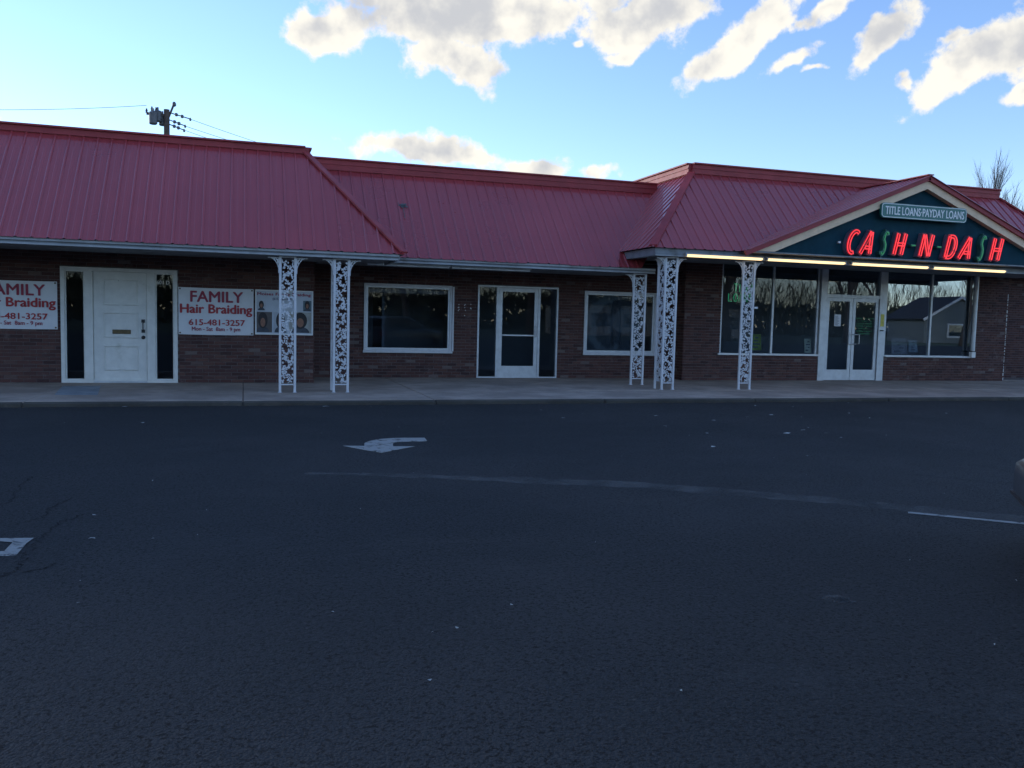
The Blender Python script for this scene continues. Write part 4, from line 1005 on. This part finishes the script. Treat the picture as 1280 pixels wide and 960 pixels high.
# ================================================================== CAR (rear corner shows at the picture's edge)
def car(loc, ang):
    c = thing('parked_car', 'dark grey hatchback in the parking stall, only its rear bumper corner in view', 'car', loc)
    PAINTC = pm('dark_grey_car_paint', (.045, .050, .058), .32, .06, 3, coat=.6); TRIM = pm('black_car_plastic', (.018, .018, .02), .6, .2, 30, .2, 80)
    GL = pm('car_glass', (.012, .014, .016), .08, .05, 2); RUB = pm('tyre_rubber', (.018, .018, .018), .8, .2, 20, .3, 60); RIM = pm('wheel_rim', (.35, .35, .36), .35, .1, 9, metal=.8)
    RED = pm('tail_lamp', (.22, .008, .012), .15, .1, 9)
    # local: x forward from the rear, y to the left; the rear-right corner region faces the shops
    def sec(x, zl, zh, hw, rz=.10, n=4):
        P = []
        for sy, zc, a0 in ((1, zl, -90), (1, zh, 0), (-1, zh, 90), (-1, zl, 180)):
            for k in range(n+1):
                t = R(a0+90*k/n); rr2 = rz; P.append((x, sy*(hw-rr2)+rr2*math.cos(t), (zc+rr2 if zc == zl else zc-rr2)+rr2*math.sin(t)))
        return P
    def loft(secs):
        m = MB(); n = len(secs[0]); V = [p for s_ in secs for p in s_]
        F = [(i*n+k, i*n+(k+1) % n, (i+1)*n+(k+1) % n, (i+1)*n+k) for i in range(len(secs)-1) for k in range(n)]
        F += [tuple(range(n-1, -1, -1)), tuple((len(secs)-1)*n+k for k in range(n))]; return m.add(V, F)
    q = math.cos(ang), math.sin(ang)
    def W(m):
        m.v = [(loc[0]+x*q[0]-y_*q[1], loc[1]+x*q[1]+y_*q[0], loc[2]+z_) for x, y_, z_ in m.v]; return m
    W(loft([sec(.13, .30, .90, .80), sec(.22, .26, .97, .86), sec(.9, .22, .98, .89), sec(2.3, .20, .96, .90), sec(3.2, .20, .93, .89), sec(3.9, .22, .86, .86), sec(4.15, .30, .74, .74)])).build('body', PAINTC, c, smooth=True)
    cab = W(loft([sec(.24, .94, 1.02, .74, .03), sec(.50, .94, 1.38, .66, .07), sec(.85, .94, 1.46, .64, .08), sec(2.0, .94, 1.46, .64, .08), sec(2.5, .94, 1.30, .66, .07), sec(3.1, .90, .97, .72, .02)])).build('cabin', PAINTC, c, smooth=False)
    for sy in (-1, 1):
        for xa, xb in ((.74, 1.36), (1.42, 2.08)):
            W(MB().box(xa, xb, min(sy*.62, sy*.647), max(sy*.62, sy*.647), 1.02, 1.36)).build('side_window', GL, cab, bevel=.006)
    for nm, (xa, za), (xb, zb), w0, w1, off in (('rear_window', (.275, 1.075), (.475, 1.35), .60, .54, -1), ('windscreen', (2.98, 1.045), (2.54, 1.275), .60, .54, 1)):
        dx, dz = (zb-za), -(xb-xa); l_ = math.hypot(dx, dz); dx, dz = dx/l_*.012*(-1 if off < 0 else 1), abs(dz/l_*.012)
        V = [(xa+dx, -w0, za+dz), (xa+dx, w0, za+dz), (xb+dx, w1, zb+dz), (xb+dx, -w1, zb+dz)]
        W(MB().add(V+[(x-dx*1.6, y_, z_-dz*1.6) for x, y_, z_ in V], [(0, 1, 2, 3), (7, 6, 5, 4), (0, 4, 5, 1), (1, 5, 6, 2), (2, 6, 7, 3), (3, 7, 4, 0)])).build(nm, GL, cab)
    # rear bumper: chamfered corners, step at its top, lip and dark valance
    W(loft([sec(-.02, .36, .50, .60, .05), sec(.0, .32, .545, .72, .06), sec(.07, .30, .57, .82, .06), sec(.20, .28, .575, .885, .05), sec(.42, .28, .57, .90, .04)])).build('bumper', PAINTC, c, smooth=True)
    W(loft([sec(-.03, .335, .355, .66, .008), sec(.05, .32, .345, .83, .01), sec(.40, .30, .325, .905, .01)])).build('bumper_lip', TRIM, c)
    W(loft([sec(.06, .20, .31, .66, .03), sec(.12, .17, .30, .78, .03), sec(.42, .17, .29, .86, .03)])).build('valance', TRIM, c)
    for sy in (-1, 1):
        m = loft([[(x, y_+sy*.78, z_) for x, y_, z_ in s_] for s_ in (sec(.115, .66, .86, .07, .03), sec(.22, .64, .88, .095, .03), sec(.36, .70, .84, .115, .02))]); W(m).build('tail_lamp', RED, c)
        for xw in (.78, 3.35):
            m = MB().lathe((xw, sy*.80, .31), [(.20, -.10), (.295, -.10), (.31, -.07), (.31, .07), (.295, .10), (.20, .10)], 28, 'y'); ty = W(m).build('tyre', RUB, c)
            m = MB().lathe((xw, sy*.80, .31), [(.199, -.08), (.199, .08)], 24, 'y')
            for k in range(5):
                a_ = k*1.2566; m.bar((xw, sy*.885, .31), (xw+.18*math.cos(a_), sy*.885, .31+.18*math.sin(a_)), .04, .02, (0, 1, 0))
            W(m).build('rim', RIM, ty)
    W(MB().box(.118, .128, -.26, .26, .70, .80)).build('number_plate', SIGNWHITE, c)
    return c
d_ = Vector(G2(1280, 655))-Vector(G2(1135, 641)); ca_ = math.atan2(d_.y, d_.x)
# far rear corner of the bumper sits about 5.9 m ahead of the camera
Fc = CAM+FW*5.9+RT*(5.9*(1273-640)/FPX)
ax_, ay_ = math.cos(ca_), math.sin(ca_)
org = Vector((Fc.x, Fc.y, 0))-Vector((-ay_, ax_, 0))*.80
car((org.x, org.y, ZL), ca_)

# ================================================================== BEYOND THE ROOF
def along(px, py, dist):
    d = ray(px, py); return CAM+d*(dist/d.y)
PD = 48
base = along(208.5, 170, PD); topz = along(208.5, 137, PD).z
up = thing('utility_pole', 'wooden utility pole with transformers and wires rising behind the red roof', 'utility pole', (base.x, base.y, -.15))
MB().lathe((base.x, base.y, -.15), [(.17, 0), (.14, topz+.15)], 12).build('pole', WOODPOLE, up)
GREYT = pm('transformer_grey', (.10, .105, .115), .5, .15, 5)
bx, by, tz = base.x, base.y, topz
k_ = PD/FPX*1.0     # metres per pixel out there
arm = MB().bar((bx-.95, by-.1, tz-.30), (bx+.1, by+.1, tz-.28), .10, .12).build('crossarm', WOODPOLE, up)
for i, (dx, dz, r_, h_) in enumerate(((-.62, -.85, .20, .62), (-.42, -.65, .19, .55), (-.22, -.78, .18, .55))):
    tb = MB().lathe((bx+dx, by-.25+.25*i, tz+dz), [(r_*.8, 0), (r_, .05), (r_, h_-.06), (r_*.85, h_), (.05, h_+.03), (.04, h_+.18)], 14).build('transformer', GREYT, up)
for dx, dz in ((-.95, -.12), (-.7, .0), (-.5, -.02)):
    MB().lathe((bx+dx, by, tz+dz-.14), [(.03, 0), (.07, .04), (.035, .08), (.07, .12), (.035, .16), (.05, .2), (.01, .24)], 10).build('insulator', GREYT, up)
MB().bar((bx+.05, by, tz-.5), (bx+.33, by, tz+.25), .09, .09).build('brace', WOODPOLE, up)
MB().lathe((bx+.36, by, tz+.18), [(.04, 0), (.10, .05), (.10, .16), (.05, .24)], 10).build('lightning_arrester', GREYT, up)
for dz, ln in ((-.13, 1.05), (-.50, .8), (-.72, .75)):
    p0 = Vector((bx+.1, by, tz+dz)); p1 = p0+Vector((ln, -.3, -.30))
    am = MB().tube([p0, p1], .028, 6).build('insulator_arm', GREYT, up)
    for q in (.35, .62): MB().lathe(tuple(p0+(p1-p0)*q-Vector((0, 0, .09))), [(.02, 0), (.08, .03), (.08, .15), (.02, .18)], 8).build('insulator', GREYT, am)
    MB().lathe(tuple(p1-Vector((0, 0, .1))), [(.03, 0), (.06, .05), (.03, .16)], 8).build('clamp', GREYT, am)
WIRE = pm('dark_wire', (.05, .05, .055), .5)
def wire(a, b, sag, label):
    a, b = Vector(a), Vector(b); pts = [a+(b-a)*t+Vector((0, 0, -sag*4*t*(1-t))) for t in [i/24 for i in range(25)]]
    tag(MB().tube(pts, .012, 4).build('power_line', WIRE), label, 'power line', 'wires on the utility pole')
wire((bx-.95, by, tz+.12), along(-60, 136.5, 47), .1, 'single thin wire running off the transformer side of the utility pole')
for i, (dz, px, py) in enumerate(((-.43, 420, 206), (-.80, 420, 212), (-1.02, 400, 214))):
    wire((bx+1.12-(.25 if i else 0), by-.3, tz+dz), along(px, py, 74), .15, ['topmost wire leaving the insulator arms of the utility pole', 'second wire down leaving the insulator arms of the utility pole', 'lowest wire leaving the insulator arms of the utility pole'][i])

def bare_tree(name, label, loc, h, seed, spread_=.5, lv=5, group=None, thick=1.0):
    rg_ = random.Random(seed); t = thing(name, label, 'tree', loc, group); tr, cr = MB(), MB()
    loc = Vector(loc)
    def grow(p, d, L, r_, lev):
        n = 4; pts = [p]; dd = d.copy()
        for i in range(n):
            dd = (dd+Vector((rg_.gauss(0, .09), rg_.gauss(0, .09), .04+rg_.gauss(0, .05)))).normalized(); pts.append(pts[-1]+dd*L/n)
        (tr if lev == 0 else cr).tube(pts, r_, 7 if lev < 2 else (4 if lev < 4 else 3), r2=r_*.55 if lev < lv else r_*.3)
        if lev >= lv: return
        nb = {0: 6, 1: 5, 2: 5}.get(lev, 4)
        for k in range(nb):
            f = (.45 if lev == 0 else .25)+(.55 if lev == 0 else .75)*(k+rg_.random())/nb; i = min(n-1, int(f*n)); q = pts[i]+(pts[i+1]-pts[i])*(f*n-i)
            a_ = rg_.uniform(0, 6.283); side = Vector((math.cos(a_), math.sin(a_), 0)); nd = (dd*(1-spread_*.6)+side*spread_*rg_.uniform(.6, 1.2)+Vector((0, 0, .22))).normalized()
            grow(q, nd, L*rg_.uniform(.45, .68)*(1.0 if lev else .95), r_*(1-.45*f)*rg_.uniform(.45, .62), lev+1)
        grow(pts[-1], dd, L*.6, r_*.55, lev+1)
    grow(loc, Vector((0, 0, 1)), h*.42, h*.018*thick, 0)
    tr.build('trunk', BARK, t, smooth=True, fix=False); cr.build('crown', BARK, t, fix=False)
    return t
b = along(1247, 300, 62); bare_tree('bare_tree', 'tall bare winter tree behind the end of the loan shop roof', (b.x, b.y, -.15), 19.0, 21, .34)
b = along(1222, 300, 80); bare_tree('bare_tree', 'faint slender bare tree behind the gable of the loan shop roof', (b.x, b.y, -.15), 18.0, 5, .36, 4)
b = along(1275, 300, 70); bare_tree('bare_tree', 'bare tree past the last roof hip, fainter than its taller neighbour', (b.x, b.y, -.15), 18.5, 8, .36, 4)

# ================================================================== ACROSS THE STREET (what the glass reflects)
hs = thing('house', 'grey gabled house with white trim across the street from the shops', 'house', (80.5, -62, -.15))
SID = pm('grey_siding', (.17, .19, .19), .8, .1, 4); TRIMW = pm('white_house_trim', (.72, .72, .70), .6, .05, 5); SHING = pm('dark_shingle', (.05, .05, .055), .9, .25, 6)
hx0, hx1, hy = 76.4, 86.4, -62
MB().prismY([(hx0, -.15), (hx1, -.15), (hx1, 2.7), ((hx0+hx1)/2, 5.2), (hx0, 2.7)], hy-6, hy).build('wall', SID, hs)
m = MB()
for sg, e in ((1, hx0), (-1, hx1)): m.bar((e-sg*.5, hy-3, 2.6), ((hx0+hx1)/2, hy-3, 5.38), 6.8, .16, (0, 0, 1))
m.build('roof', SHING, hs)
for sg, e in ((1, hx0), (-1, hx1)): MB().bar((e-sg*.5, hy+.42, 2.55), ((hx0+hx1)/2, hy+.42, 5.33), .06, .30, (0, 0, 1)).build('rake_board', TRIMW, hs)
wnd = box('window', GLASS, hs, 80.0, 82.6, hy+.01, hy+.05, .7, 2.0); frame4('frame', TRIMW, wnd, 79.8, 82.8, hy+.02, hy+.10, .5, 2.2, .2)
for i, (x, y_, h) in enumerate(((36, -40, 15), (44, -52, 17), (52, -41, 14), (60, -55, 16), (24, -50, 16), (12, -44, 14), (0, -56, 15), (68, -48, 15), (-14, -50, 15), (90, -55, 16))):
    bare_tree('bare_tree', 'leafless roadside tree across the street from the shops', (x, y_, -.15), h, 60+i, .55, 4, 'trees across the street', 1.3)
m = MB(); rg = random.Random(77)
for k in range(24000):
    x = rg.uniform(-130, 200); y_ = -108+rg.gauss(0, 3); top = 7+2*mnoise.noise(Vector((x*.07, 0, 0)))+1.2*mnoise.noise(Vector((x*.4, 3, 0)))
    if k < 9000:        # brushy understorey
        z_ = top*rg.random()*.72; l_, w_ = rg.uniform(.5, 1.1), rg.uniform(.3, .6)
        a_ = Vector((rg.gauss(0, .6), rg.gauss(0, .4), rg.gauss(0, 1))).normalized()
    else:               # bare twigs fanning up above it
        z_ = top*(.55+.75*rg.random()**1.6); l_, w_ = rg.uniform(.9, 2.2), rg.uniform(.03, .085)
        a_ = Vector((rg.gauss(0, .4), rg.gauss(0, .3), 1)).normalized()
    b_ = a_.cross(Vector((.15, .98, .1))).normalized(); p = Vector((x, y_, z_))
    m.add([p+a_*l_, p+b_*w_, p-a_*l_, p-b_*w_], [(0, 1, 2, 3)])
m.build('treeline', pm('far_woods', (.045, .05, .028), .95, .4, 1), None, 'stuff', fix=False)
fl = box('low_building', pm('pale_block_wall', (.42, .42, .40), .8, .1, 1), None, 36, 58, -80, -70, -.15, 3.4); tag(fl, 'long low pale building far across the street', 'building')
box('roof_edge', SHING, fl, 35.6, 58.4, -80.4, -69.6, 3.401, 3.75); 
for k in range(5): box('window', GLASS, fl, 38+k*4, 40.4+k*4, -69.99, -69.93, .9, 2.4)
